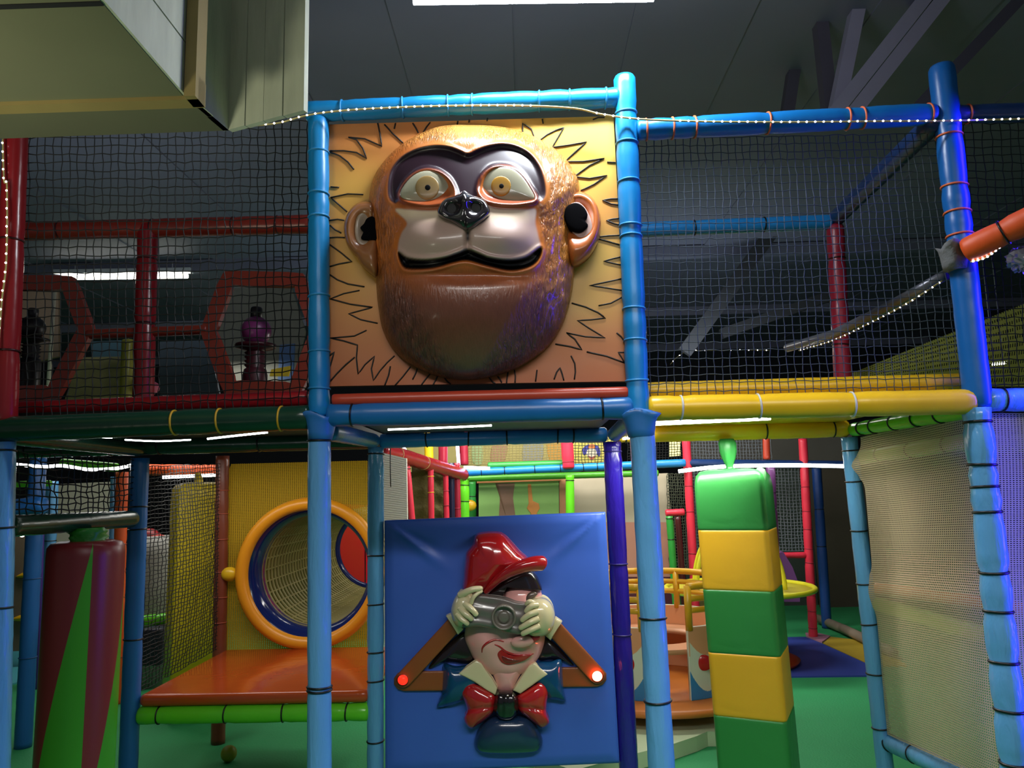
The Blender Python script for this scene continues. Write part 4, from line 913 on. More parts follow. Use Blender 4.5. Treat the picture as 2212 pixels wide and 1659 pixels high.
# collar and bow tie
relief('collar_wing', [(602,1075),(650,1035),(712,992),(745,1010),(770,1050),(815,1110),(845,1165),(832,1208),(780,1180),(700,1125)], YF-.075, .014, CREAM, root, yback=YF-.04, p=6, rings=8, sub=4, smooth_outline=False, **g)
relief('collar_wing', [(1158,1078),(1115,1045),(1075,1008),(1040,1025),(1005,1075),(970,1130),(940,1180),(985,1200),(1050,1155)], YF-.075, .014, CREAM, root, yback=YF-.04, p=6, rings=8, sub=4, smooth_outline=False, **g)
bx = lambda cx, cy: (lambda x, y, t: -.010*math.exp(-(((y-1080)*2.866-cy-.12*abs((x-780)*2.866-900))/14)**2))
tie = relief('bow_loop', [(622,1185),(640,1150),(680,1132),(720,1142),(780,1172),(832,1212),(835,1270),(815,1320),(770,1362),(720,1395),(682,1416),(650,1392),(636,1350),(655,1300),(640,1250),(625,1215)], YF-.05, .065, REDP, root, yback=YF, p=2.4, rings=16, sub=6, extra=bx(0,1272), center=(760,1268), **g)
relief('bow_loop', [(1158,1178),(1140,1140),(1108,1126),(1070,1145),(1015,1180),(965,1212),(962,1265),(985,1315),(1030,1350),(1075,1385),(1118,1412),(1150,1400),(1166,1372),(1150,1320),(1150,1265),(1158,1220)], YF-.05, .065, REDP, root, yback=YF, p=2.4, rings=16, sub=6, extra=bx(0,1272), center=(1040,1268), **g)
relief('bow_knot', [(850,1184),(900,1180),(942,1186),(972,1222),(976,1275),(968,1320),(932,1358),(896,1364),(858,1354),(824,1308),(818,1262),(828,1220)], YF-.07, .065, mat('painted_black_brown', '#140b10', .18, coat=.8), root, yback=YF, p=2.4, rings=12, sub=5, extra=lambda x, y, t: .003*math.cos(((x-780)*2.866-896)*.14), **g)
# ------------------------------------------------------------------ hanging columns, tunnel, carousel, spinner
def tagm(name, VF, m, label, cat, group=None, smooth=True): return tag(link_mesh(name, VF[0], VF[1], m, smooth=smooth), label, cat, group)
GCOL = mat('vinyl_block_green', '#2b7c38', .38, bump=.5, bscale=5, var=.06, dist=.8); GDK = GCOL; YCOL = mat('vinyl_block_yellow', '#d0a01e', .42, bump=.4, bscale=5, var=.05, dist=.8)
# square column of green and yellow blocks
def roundsq(h, r, seg=5):
    o = []
    for sx, sy, a0 in ((1,1,0),(-1,1,90),(-1,-1,180),(1,-1,270)):
        for k in range(seg+1):
            a = math.radians(a0+90*k/seg); o.append((sx*(h-r)+r*math.cos(a), sy*(h-r)+r*math.sin(a)))
    return o
top = P(1583, 1018, 1.0); low = P(1641, 1659, 1.0); ax = (low-top).normalized()
root = thing('hanging_column', 'square padded column with green and yellow bands hanging at the right', 'hanging column', Vector((low.x, low.y, .1)))
hb = .163; ra = math.radians(-25); sec = roundsq(hb, .028)
def colring(c, s): return [c+Vector(((x*math.cos(ra)-y*math.sin(ra))*s, (x*math.sin(ra)+y*math.cos(ra))*s, 0)) for x, y in sec]
cuts = [top+(low-top)*((v-1018)/(1659-1018)) for v in (1018, 1147, 1275, 1408, 1538, 1672)]
for i in range(5):
    a, b = cuts[i], cuts[i+1]; rs = []
    if i == 0: rs += [(a+Vector((0,0,.012)), .02), (a+Vector((0,0,.010)), .55), (a, .84), (a+ax*.022, .95), (a+ax*.05, .985), (a+ax*.08, 1.0)]
    else: rs += [(a, .992)]
    rs += [(a.lerp(b, t), 1.0) for t in ((.5, .93, .97) if i == 0 else (.03, .07, .5, .93, .97))]+[(b, .992)]
    V = []; F = []; n = len(sec); rnd = random.Random(i)
    for c, s in rs: V += colring(c, s)
    for j in range(len(rs)-1):
        for k in range(n): l = (k+1) % n; F.append((j*n+k, (j+1)*n+k, (j+1)*n+l, j*n+l))
    F.append(tuple(range(n))); F.append(tuple(reversed([(len(rs)-1)*n+k for k in range(n)])))
    o = link_mesh('padded_block', V, F, GCOL if i % 2 == 0 else YCOL, root); plabel(o, 'green block' if i % 2 == 0 else 'yellow block')
V = []; F = []; n = 18
for j, (v, rx) in enumerate(((948,.030),(958,.040),(975,.038),(990,.030),(1000,.022),(1008,.016),(1014,.022),(1019,.05))):
    c = P(1570+(v-948)*.1, v, 1.02)
    for i in range(n): a = 2*math.pi*i/n; k = 1+.14*math.cos(4*a+j*.5); V.append(c+Vector((rx*k*math.cos(a), rx*.7*k*math.sin(a), 0)))
for j in range(7):
    for i in range(n): k = (i+1) % n; F.append((j*n+i, (j+1)*n+i, (j+1)*n+k, j*n+k))
F.append(tuple(range(n)))
link_mesh('strap', V, F, GCOL, root)
relief('cover_flap', [(1640,1012),(1652,1014),(1655,1030),(1650,1050),(1643,1040)], .86, .012, mat('vinyl_pale_green2', '#6fae74', .3), root, yback=.9)
# striped cylinder column
def stripe_mat():
    m = bpy.data.materials.new('striped_vinyl'); m.use_nodes = True; nt = m.node_tree; b = nt.nodes['Principled BSDF']; b.inputs['Roughness'].default_value = .35
    tc = nt.nodes.new('ShaderNodeTexCoord'); sp = nt.nodes.new('ShaderNodeSeparateXYZ'); nt.links.new(tc.outputs['Object'], sp.inputs[0])
    def Mx(op, a, b_=None):
        n = nt.nodes.new('ShaderNodeMath'); n.operation = op
        for i, q in enumerate((a, b_)):
            if q is None: continue
            if isinstance(q, (int, float)): n.inputs[i].default_value = q
            else: nt.links.new(q, n.inputs[i])
        return n.outputs[0]
    uvn = Mx('MULTIPLY', sp.outputs['X'], 1.0)
    tc2 = tc.outputs['UV']; s2 = nt.nodes.new('ShaderNodeSeparateXYZ'); nt.links.new(tc2, s2.inputs[0])
    fr = Mx('FRACT', Mx('MULTIPLY', s2.outputs['X'], 4.0)); thr = Mx('SUBTRACT', 1.0, s2.outputs['Y'])
    g = Mx('GREATER_THAN', fr, thr)
    mx = nt.nodes.new('ShaderNodeMix'); mx.data_type = 'RGBA'; nt.links.new(g, mx.inputs[0]); mx.inputs[6].default_value = hx('#8a2c2e'); mx.inputs[7].default_value = hx('#46a626')
    nt.links.new(mx.outputs[2], b.inputs['Base Color']); return m
tp_ = P(188, 1168, .52); bt_ = P(161, 1655, .52); d = (bt_-tp_).normalized(); bt_ = tp_+d*((tp_.z-.1)/-d.z); rr = 75*3.32/FPX
root = thing('hanging_column', 'round padded column with dark red and green triangles hanging at the left', 'hanging column', bt_)
V = []; F = []; UV = []; n = 64; prof = [(0,.0),(.7,.0),(.9,.006),(.985,.02),(1,.05),(1,.3),(1,.6),(1,.85),(1,1.0)]; L = (bt_-tp_).length
for j, (rs, t) in enumerate(prof):
    for i in range(n+1):
        a = 2*math.pi*i/n - math.radians(51); V.append(tp_+d*(t*L)+Vector((rs*rr*math.cos(a), rs*rr*math.sin(a), 0))); UV.append((i/n, max(0, min(1, t*1.02))))
for j in range(len(prof)-1):
    for i in range(n): a = j*(n+1)+i; F.append((a, a+n+1, a+n+2, a+1))
o = link_mesh('cover', V, F, stripe_mat(), root); uvl = o.data.uv_layers.new(name='UVMap')
for l in o.data.loops: uvl.data[l.index].uv = UV[l.vertex_index]
V = []; F = []; n = 24
for j, (v, r) in enumerate(((1140,.062),(1148,.078),(1154,.066),(1160,.076),(1167,.062),(1171,.075))):
    c = P(190, v, .52)
    for i in range(n): a = 2*math.pi*i/n; k = 1+.10*math.cos(5*a+j*1.3); V.append(c+Vector((r*k*math.cos(a), r*k*math.sin(a), 0)))
for j in range(5):
    for i in range(n): k = (i+1) % n; F.append((j*n+i, (j+1)*n+i, (j+1)*n+k, j*n+k))
link_mesh('strap', V, F, mat('vinyl_strap_green', '#2a8a22', .4, bump=.4, bscale=30), root)
# yellow column behind the side net
yc_ = 2.75; top = P(430, 1050, yc_); low = P(412, 1500, yc_); d = (low-top).normalized(); low = top+d*((top.z-.06)/-d.z)
root = thing('hanging_column', 'bright yellow square padded column behind the dark side net', 'hanging column', low)
hb = .165; ra = math.radians(33); sec = roundsq(hb, .02); V = []; F = []; n = len(sec)
rs = [(top+Vector((0,0,.03)), .02), (top+Vector((0,0,.025)), .6), (top+Vector((0,0,.01)), .85), (top+d*.02, .97)]+[(top.lerp(low, t), 1.0) for t in (.06,.3,.6,1)]
for c, s in rs: V += [c+Vector(((x*math.cos(ra)-y*math.sin(ra))*s, (x*math.sin(ra)+y*math.cos(ra))*s, 0)) for x, y in sec]
for j in range(len(rs)-1):
    for k in range(n): l = (k+1) % n; F.append((j*n+k, (j+1)*n+k, (j+1)*n+l, j*n+l))
F.append(tuple(reversed([(len(rs)-1)*n+k for k in range(n)])))
link_mesh('cover', V, F, mat('vinyl_column_yellow', '#e3c41c', .4, bump=.3, bscale=5), root)
V, F = sweep([P(429,1058,yc_), P(430,1040,yc_), P(427,1022,yc_)], [.05,.03,.022], 12); link_mesh('strap', V, F, mat('vinyl_column_yellow', '#e3c41c'), root)
# tunnel wall and tunnel
root = thing('tunnel_wall', 'yellow woven wall with a big round opening ringed in orange-yellow', 'tunnel wall', P(650, 1410, Y2))
cT = P(672, 1236, Y2); RT = 144*(Y2-CAM.y)/FPX
cors = [P(491,1002,Y2), P(806,998,Y2), P(806,1420,Y2), P(478,1420,Y2)]
V = []; F = []; UV = []; n = 96
for j in range(2):
    for i in range(n):
        a = 2*math.pi*i/n; dx, dz = math.cos(a), math.sin(a)
        if j == 0: p = cT+Vector((dx, 0, dz))*RT
        else:
            xl, xr, zl, zh = cors[3].x-cT.x, cors[1].x-cT.x, cors[3].z-cT.z, cors[0].z-cT.z
            t = min([q for q in ((xr/dx if dx > 0 else 9e9), (xl/dx if dx < 0 else 9e9), (zh/dz if dz > 0 else 9e9), (zl/dz if dz < 0 else 9e9))])
            p = cT+Vector((dx, 0, dz))*max(t, RT*1.0)
        p = p+Vector((0, .02, 0)); V.append(p); UV.append((p.x+10, p.z))
for i in range(n): k = (i+1) % n; F.append((i, k, n+k, n+i))
o = link_mesh('woven_wall', V, F, finemesh('fine_net_yellow', '#c49c1c', .010, .6, .4, .6), root, smooth=False); uvl = o.data.uv_layers.new(name='UVMap')
for l in o.data.loops: uvl.data[l.index].uv = UV[l.vertex_index]
ringp = [cT+Vector((math.cos(a)*RT, -.03, math.sin(a)*RT)) for a in [2*math.pi*k/72 for k in range(72)]]
V, F = sweep(ringp, .040, 14, closed=True); link_mesh('ring', V, F, mat('plastic_amber', '#e69418', .35), root)
V, F = lathe(cT, [(RT-.02, -.02), (RT-.05, 0), (RT-.075, .05), (RT-.08, .16), (RT-.06, .2)], 60, 'y', cap=False); link_mesh('liner', V, F, mat('plastic_navy', '#14225c', .12), root)
V, F = sphere(P(496, 1240, Y2-.02), .045, 16, 10, (1.2,.9,1)); link_mesh('knob', V, F, mat('plastic_yellow', '#e0b01c', .3), root)
parts = []; Rt = RT-.07; yA, yB = Y2+.12, 4.2
for k in range(30):
    a = 2*math.pi*k/30; parts.append(sweep([cT+Vector((math.cos(a)*Rt, yA-Y2+(yB-yA)*s/12, math.sin(a)*Rt)) for s in range(13)], .0075, 4, caps=False))
for k in range(30):
    y = yA-Y2+(yB-yA)*k/29; parts.append(sweep([cT+Vector((math.cos(a)*Rt, y, math.sin(a)*Rt)) for a in [2*math.pi*q/40 for q in range(40)]], .0115, 4, closed=True))
tagm('net_tunnel', merge(parts), mat('net_dull_tan', '#80743c', .5), 'tan netted crawl tunnel behind the round orange-yellow opening', 'net tunnel')
ringp = [cT+Vector((math.cos(a)*(Rt-.01), 4.23-Y2, math.sin(a)*(Rt-.01))) for a in [2*math.pi*k/48 for k in range(48)]]
tagm('tunnel_hoop', sweep(ringp, .035, 10, closed=True), mat('plastic_navy', '#14225c'), 'dark blue hoop at the far end of the netted tunnel', 'tunnel hoop')
tagm('red_board', slab(quad_px([(700,1090),(786,1090),(786,1330),(700,1330)], 5.25), (0,.04,0)), mat('board_red', '#a81820', .15, coat=.8), 'dark red shiny board behind the far end of the netted tunnel', 'board', smooth=False)
tagm('red_board', slab(quad_px([(790,1090),(870,1090),(870,1330),(790,1330)], 5.35), (0,.04,0)), mat('board_red2', '#c01c2c', .3), 'second brighter red board seen at the right edge of the tunnel exit', 'board', smooth=False)
# carousel
Zd = .205; fp = PZ(1525, 1512, Zd); RC = .52; cc = Vector((P(1446, 1450, fp.y+RC).x-.10, fp.y+RC-.03, 0))
root = thing('carousel', 'small carousel with peach side panels, painted cherries and yellow pipe rails', 'carousel', cc+Vector((0,0,.1)))
V, F = lathe(cc, [(.001,.155), (.70,.155), (.73,.17), (.73,.19), (.70,Zd), (.001,Zd)], 56); link_mesh('turntable', V, F, mat('carousel_orange', '#c8742a', .4, var=.1), root)
V, F = lathe(cc, [(.30,.10), (.30,.155)], 30); link_mesh('foot', V, F, mat('dark_maroon2', '#3a1a14', .6), root)
PEA = mat('panel_peach', '#e2a070', .35); WHI = mat('panel_white', '#d6dcc4', .35); BLP = mat('panel_blue', '#3a86bc', .35); GPK = mat('panel_peach_in', '#dca078', .4)
zs0, zs1 = Zd, .637
def arc_panel(nm, a0, a1, R, nseg, paint, m_list, z0=zs0, z1=zs1, th=.03):
    V = []; F = []; I = []; nh = 90
    for side, r in ((0, R), (1, R-th)):
        for j in range(nh+1):
            for i in range(nseg+1):
                a = math.radians(a0+(a1-a0)*i/nseg); V.append(cc+Vector((r*math.sin(a), -r*math.cos(a), z0+(z1-z0)*j/nh)))
    o = (nh+1)*(nseg+1)
    for j in range(nh):
        for i in range(nseg):
            a = j*(nseg+1)+i; F.append((a, a+1, a+nseg+2, a+nseg+1)); I.append(paint(2*(i+.5)/nseg-1, (j+.5)/nh)); F.append((o+a, o+a+nseg+1, o+a+nseg+2, o+a+1)); I.append(0)
    for i in range(nseg): a = nh*(nseg+1)+i; F.append((a, a+1, o+a+1, o+a)); I.append(1); F.append((i, o+i, o+i+1, i+1)); I.append(0)
    for j in range(nh): a = j*(nseg+1); F.append((a, a+nseg+1, o+a+nseg+1, o+a)); I.append(1); a += nseg; F.append((a, o+a, o+a+nseg+1, a+nseg+1)); I.append(1)
    return link_mesh(nm, V, F, None, root, mats=m_list, midx=I)
def pnt(s, h):
    if h < .10+.30*s*s: return 2
    if h > .60+.22*s*s-.0: return 0
    if abs(s) > .95 and h > .6: return 0
    return 1
arcs = [(15, 43), (46, 100), (103, 178), (182, 257), (260, 314), (317, 345)]
for i, (a0, a1) in enumerate(arcs):
    pn = arc_panel('side_panel', a0, a1, RC, 110, pnt, [PEA, WHI, BLP])
    if i in (0, 5):
        am = math.radians(26 if i == 0 else -27); c = cc+Vector(((RC+.004)*math.sin(am), -(RC+.004)*math.cos(am), .42))
        V, F = sphere(c, .052, 20, 12, (1.0,.35,.92)); ch = link_mesh('cherry', V, F, mat('cherry_red', '#b41818', .2), pn)
    rnx = 3 if i in (0,) else 3
# inner bench
V, F = lathe(cc, [(RC-.04,.50), (.30,.50), (.29,.47), (RC-.04,.47), (RC-.04,.50)], 48, cap=False); link_mesh('bench', V, F, GPK, root)
V, F = lathe(cc, [(.06,Zd), (.06,.62), (.001,.63)], 20); link_mesh('hub', V, F, mat('carousel_orange'if 0 else 'dark_maroon2', '#3a1a14'), root)
YP_ = mat('pipe_yellow', '#dca51e', .35, bump=.1, bscale=20)
ztop = P(1376, 1270, fp.y).z
for zi, z in enumerate((ztop, ztop-.075, ztop-.145)):
    for a0, a1 in (((17, 343),) if zi == 0 and False else ((17, 178), (182, 343))):
        pts = [cc+Vector(((RC-.015)*math.sin(math.radians(a)), -(RC-.015)*math.cos(math.radians(a)), z)) for a in [a0+(a1-a0)*k/40 for k in range(41)]]
        V, F = sweep(pts, .019 if zi else .023, 10); link_mesh('rail', V, F, YP_, root)
for a in (17, 48, 80, 115, 150, 180, 210, 245, 280, 312, 343):
    r = math.radians(a); b = cc+Vector(((RC-.015)*math.sin(r), -(RC-.015)*math.cos(r), zs1-.02)); t = Vector((b.x, b.y, ztop+.005))
    V, F = sweep([b, t], .023, 12); link_mesh('rail_post', V, F, YP_, root)
# mat under the carousel
mp = [PZ(a, b, .085) for a, b in ((1240,1664),(1372,1628),(1454,1607),(1505,1590),(1528,1580),(1580,1580),(1640,1600))]
back = [Vector((mp[-1].x+.25, cc.y+.85, .085)), Vector((cc.x-.95, cc.y+.85, .085)), Vector((mp[0].x-.2, mp[0].y+.2, .085))]
tagm('padded_mat', slab(mp+back, (0,0,-.083)), mat('mat_cream', '#bfcfa8', .5, bump=.4, bscale=6), 'pale cream padded mat under the small carousel', 'padded mat', smooth=False)
# spinner with hoops
f0 = PZ(1640, 1460, 0); cS = Vector((f0.x, f0.y+.44, 0)); k = (cS.y-CAM.y)/FPX
root = thing('spinner', 'spinner with a yellow dish and yellow hoops on an orange-red pedestal', 'spinner', cS)
zr = P(1640, 1269, cS.y).z; Rr = 150*k
V, F = lathe(cS, [(.44,.02),(.46,.05),(.40,.075),(.345,.11),(.335,.4),(.34,.6),(.345,zr-.04)], 48); link_mesh('pedestal', V, F, mat('plastic_orange_red', '#c04018', .45, var=.12, vscale=3), root)
V, F = lathe(cS, [(.001,zr-.02),(Rr*.8,zr-.015),(Rr,zr+.0),(Rr,zr-.02),(Rr*.8,zr-.04),(.001,zr-.045)], 48); link_mesh('dish', V, F, mat('plastic_olive_yellow', '#c3b43c', .35), root)
V, F = sweep([cS+Vector((Rr*math.cos(a), Rr*math.sin(a), zr+.002)) for a in [2*math.pi*q/60 for q in range(60)]], .021, 10, closed=True); link_mesh('rim', V, F, mat('plastic_lemon', '#d6d02c', .3), root)
zh = P(1640, 1128, cS.y).z
for az in (-28, 12, 152, 192, 90, 270):
    if az in (90, 270): continue
    ca, sa = math.cos(math.radians(az)), math.sin(math.radians(az)); Rh = Rr*.62
    pts = [cS+Vector((ca*Rh*math.sin(t), sa*Rh*math.sin(t), zr+(zh-zr)*math.cos(t))) for t in [math.pi/2*q/16 for q in range(17)]]
    V, F = sweep(pts, .020, 10); link_mesh('hoop', V, F, mat('plastic_lemon', '#d6d02c'), root)
# balls on the floor
c = PZ(488, 1651, 0); V, F = sphere(c+Vector((0,.04,.045)), .045); tagm('play_ball', (V, F), mat('ball_yellow', '#8c9422', .4), 'small yellow-green ball lying on the floor under the platform', 'ball')
c = PZ(1806, 1362, 0); V, F = sphere(c+Vector((0,0,.04)), .04); tagm('play_ball', (V, F), mat('ball_pink', '#c8285a', .4), 'small pink ball lying near the dark wall at the right', 'ball')
# ------------------------------------------------------------------ far side of the hall
YR = PZ(1755, 1378, 0).y
TC = mat('tie_coral', '#a02438', .5)
post('coral red padded post behind the green and yellow column, floor to beam', (1482,948), (1512,1480), YR, .043, CORAL, [1050,1105,1195,1240], TC, floor=True, puff=.08)
post('coral red padded post standing beside the blue floor mat', (1734,948), (1757,1378), YR, .043, CORAL, [1052,1104,1143,1185,1215,1285,1320,1356], TC, floor=True, puff=.10)
beam('short coral red rail left of the coral post behind the carousel', (1440,1108), (1476,1106), YR, .035, CORAL)
beam('short coral red rail between the coral posts, left part', (1502,1202), (1600,1200), YR, .03, CORAL)
beam('short coral red rail between the coral posts, behind the spinner', (1600,1201), (1738,1199), YR, .03, CORAL)
beam('far sky blue padded beam above the doorway', (1000,1021), (1478,1000), YR-.1, .040, FARBLUE, [1040,1090,1155,1210,1260,1290,1400], TIEB)
beam('far dark blue padded beam behind the long white light strip', (1484,1000), (1840,1004), YR, .040, NAVY)
beam('green padded beam resting just above the far blue beam', (1056,1006), (1226,1001), YR-.05, .034, GREEN)
beam('lime padded beam just under the far blue beam', (1000,1034), (1420,1022), YR+.15, .034, vinyl('vinyl_dark_lime', '#4b9a2a'))
post('lime padded post left of the green mural', (1003,1034), (1004,1240), YR-.05, .050, LIME, [1048,1083], TIEB, floor=True)
post('lime padded post between the green mural and the beige wall panel', (1231,1026), (1233,1240), YR-.1, .044, LIME, [1038], TIEB, floor=True)
post('green padded post beside the dark red post behind the carousel', (1446,1115), (1460,1300), YR-.1, .036, GREEN, [1120,1165,1228], TIEB, floor=True)
post('dark maroon padded post right of the green post behind the carousel', (1464,1116), (1478,1300), YR, .03, vinyl('vinyl_maroon', '#4a1c1e'), floor=True)
post('crimson padded post above the far blue beam', (1223,930), (1228,1008), YR-.15, .062, CORAL, [998], TC)
post('dark crimson padded post above the end of the red slanting beam', (957,935), (957,1000), 4.6, .045, vinyl('vinyl_crimson', '#9c2236'))
post('crimson padded post beside the violet light strip', (1001,935), (1003,1002), 5.2, .045, vinyl('vinyl_crimson', '#9c2236'))
post('yellow padded post behind the red slanting beam', (925,935), (927,992), 5.0, .045, YEL)
post('dark blue padded post in front of the dark wall at the right', (1763,1000), (1786,1350), YR+.5, .050, vinyl('vinyl_dim_blue', '#1d3f80'), [1100,1180], TIEB, floor=True)
post('plum padded post just right of the green and yellow column', (1664,1008), (1684,1400), YR-.5, .042, PURP2, [1064,1098], mat('tie_plum', '#3a1c40'), floor=True)
post('orange-red padded post stub above the long white light strip', (1655,948), (1656,990), YR, .035, ORED)
beam('dark red shiny beam slanting down behind the doorway', (826,972), (1000,1026), 3.0, .062, RED, [852,905], mat('tie_tan', '#b08a5a'), yb=4.75)
for i, (lb, x0, x1, y, r, m, ts, tm) in enumerate((
    ('bright red padded post next to the white slatted board', 879, 890, 3.5, .026, CORAL, [1013], TIEB),
    ('red padded post with two yellow ties in the doorway', 930, 932, 3.9, .026, CORAL, [1029,1064], mat('tie_bright_yellow', '#f0b020')),
    ('pink-red padded post between the dark posts in the doorway', 962, 965, 4.3, .025, CORAL, [1060,1092], TC),
    ('dark red padded post next to the lime post in the doorway', 987, 990, 4.6, .028, vinyl('vinyl_crimson', '#9c2236'), [1098], TC),
    ('dark navy padded post in the doorway', 975, 977, 4.5, .026, vinyl('vinyl_ink', '#1c1c38'), (), None))):
    post(lb, (x0,1000), (x1,1120), y, r, m, ts, tm, floor=True)
# slatted white board
def slats(q, n, y):
    a, b, c, d = [P(*p, y) for p in q]; prts = []
    for i in range(n):
        t0, t1 = i/n, (i+.86)/n; prts.append(slab([a.lerp(d, t0), b.lerp(c, t0), b.lerp(c, t1), a.lerp(d, t1)], (0,.02,0)))
    prts.append(slab([p+Vector((0,.014,0)) for p in (a,b,c,d)], (0,.02,0))); return merge(prts)
sl = slats([(826,978),(878,990),(884,1420),(826,1430)], 90, 2.95)
tagm('slatted_board', sl, mat('board_white', '#e6e4d4', .5), 'white finely slatted board seen left in the doorway above the puppet', 'slatted board', smooth=False)
V, F = sweep([P(843,968,2.5), P(843,1010,2.5), P(844,1052,2.5)], .0035, 6); tagm('pull_cord', (V, F), NETB, 'black cord hanging in front of the white slatted board', 'cord')
# olive netting between the red posts
def drape(lb, q, y, seed):
    A, B, C, D = [P(*p, y) for p in q]
    return cloth('draped_net', lb, A, B, C, D, 14, 40, mat('olive_net', '#5c5426', .8, bump=.8, bscale=40), lambda u, v: .02*math.sin(v*60)*math.sin(math.pi*u))
drape('olive scalloped netting between the bright red post and the yellow-tied post', [(893,1420),(926,1400),(924,1006),(889,1004)], 4.0, 1)
drape('olive scalloped netting right of the post with yellow ties', [(936,1400),(960,1380),(957,1022),(936,1008)], 4.4, 2)
# murals
def board(lb, q, y, m, th=.03, name='mural_board', cat='mural'): return tagm(name, slab(quad_px(q, y), (0,th,0)), m, lb, cat, smooth=False)
root = thing('mural_board', 'green mural with a brown tree trunk and an orange long-necked animal', 'mural', P(1120, 1240, 5.3))
V, F = slab(quad_px([(1034,1044),(1207,1038),(1209,1250),(1034,1250)], 5.3), (0,.03,0)); link_mesh('board', V, F, mat('mural_green', '#7ea65a', .6, var=.15, vscale=4), root, smooth=False)
relief('painted_trunk', [(1070,1044),(1112,1044),(1108,1075),(1114,1120),(1118,1240),(1072,1240),(1078,1110),(1080,1075)], 5.3, .002, mat('mural_brown', '#7a5a48', .6), root, smooth_outline=False)
relief('painted_animal', [(1140,1046),(1147,1046),(1151,1082),(1164,1088),(1166,1098),(1160,1108),(1168,1240),(1142,1240),(1146,1108),(1138,1098),(1142,1088)], 5.3, .004, mat('mural_orange', '#c8803c', .6), root, smooth_outline=False)
V, F = slab(quad_px([(1030,1036),(1212,1030),(1212,1038),(1030,1044)], 5.28), (0,.05,0)); link_mesh('board_edge', V, F, mat('wood_peach', '#b8784c', .6), root, smooth=False)
board('narrow peach and orange board right of the green mural', [(1208,1032),(1226,1031),(1228,1240),(1210,1240)], 5.32, mat('board_peach', '#b07a54', .6))
root = thing('wall_panel', 'tall wall panel, beige above and dusty pink below, behind the violet post', 'wall panel', P(1340, 1300, 5.45))
V, F = slab(quad_px([(1238,1030),(1442,1022),(1452,1128),(1238,1128)], 5.45), (0,.03,0)); link_mesh('upper_board', V, F, mat('panel_beige', '#b8ab94', .6, var=.1, vscale=4), root, smooth=False)
V, F = slab(quad_px([(1238,1128),(1452,1128),(1460,1246),(1238,1246)], 5.45), (0,.03,0)); link_mesh('lower_board', V, F, mat('panel_pink', '#b8806c', .6, var=.1, vscale=4), root, smooth=False)
V, F = slab(quad_px([(1238,1246),(1460,1246),(1472,1420),(1238,1420)], 5.45), (0,.03,0)); link_mesh('skirting', V, F, mat('panel_maroon', '#4c1626', .6), root, smooth=False)
# mural strip over the far beam
root = thing('mural_board', 'long pale yellow mural strip behind a net above the far blue beam', 'mural', P(1120, 1010, 6.2))
V, F = slab(quad_px([(862,940),(1236,932),(1236,1012),(862,1020)], 6.2), (0,.03,0)); link_mesh('board', V, F, mat('mural_sand', '#a89a58', .6, var=.2, vscale=5), root, smooth=False)
for nm, q, c in (('painted_shape', [(1180,945),(1215,945),(1215,1000),(1190,1000)], '#c08a30'), ('painted_shape', [(1135,945),(1172,950),(1168,1000),(1130,1000)], '#8a8a80'), ('painted_shape', [(1020,950),(1040,948),(1042,1000),(1022,1000)], '#9ab07a'), ('painted_shape', [(1068,950),(1095,950),(1090,996),(1060,996)], '#a07858')):
    relief(nm, q, 6.2, .004, mat('mp'+c.strip('#'), c, .6), root, smooth_outline=True, rings=4)
root = thing('mural_board', 'yellow mural with a small clown face between the crimson and violet posts', 'mural', P(1272, 1002, 6.0))
V, F = slab(quad_px([(1238,940),(1330,938),(1330,1000),(1238,1002)], 6.0), (0,.03,0)); link_mesh('board', V, F, mat('mural_yellow', '#cfc25a', .6), root, smooth=False)
relief('painted_hair', [(1262,984),(1258,972),(1266,962),(1280,960),(1292,964),(1297,976),(1294,986),(1286,972),(1270,972)], 6.0, .003, mat('mp_blue', '#3a3c9a', .6), root, rings=4)
relief('painted_face', [(1266,982),(1268,970),(1278,966),(1288,970),(1290,982),(1278,990)], 6.0, .005, mat('mp_white', '#d8d0b8', .6), root, rings=4)
relief('painted_hat', [(1271,968),(1274,960),(1283,960),(1286,968)], 6.0, .007, mat('mp_or', '#d87a3c', .6), root, rings=4)
relief('painted_mouth', [(1270,984),(1278,987),(1287,984),(1278,994)], 6.0, .007, mat('mp_red', '#c86a5a', .6), root, rings=4)
net('safety_net', 'tan net above the far blue beam in the doorway', P(1004,1004,5.4), P(1226,998,5.4), P(1226,930,5.4), P(1004,934,5.4), 30, 12, .0035, NETY, wob=.004, seed=11)
net('safety_net', 'net in front of the small clown face mural', P(1236,1006,5.4), P(1320,1004,5.4), P(1320,930,5.4), P(1236,930,5.4), 12, 12, .0030, NETD, wob=.004, seed=12)
net('safety_net', 'grey net between the coral posts behind the spinner', P(1684,1190,5.3), P(1740,1190,5.3), P(1732,1012,5.3), P(1672,1012,5.3), 8, 26, .0040, mat('net_pale', '#6a7078', .7), wob=.004, seed=13)
net('safety_net', 'grey net right of the post behind the carousel', P(1500,1190,5.5), P(1680,1190,5.5), P(1664,940,5.5), P(1490,940,5.5), 26, 36, .0035, mat('net_pale', '#6a7078', .7), wob=.004, seed=14)
net('safety_net', 'dark net beside the beige wall panel behind the carousel', P(1446,1240,5.4), P(1496,1240,5.4), P(1482,1024,5.4), P(1440,1024,5.4), 10, 34, .0040, mat('net_pale2', '#4c5040', .7), wob=.006, seed=15)
net('safety_net', 'dark net left of the small lit yellow window', P(1356,998,5.4), P(1482,992,5.4), P(1482,930,5.4), P(1356,930,5.4), 20, 11, .0035, NETB, wob=.004, seed=16)
board('small lit yellow window panel beyond the dark net', [(1447,930),(1471,930),(1470,984),(1447,986)], 7.0, mat('lit_yellow', '#fff2a0', .5, emit='#f6ee9a', estr=1.6), name='lit_panel', cat='lit panel')
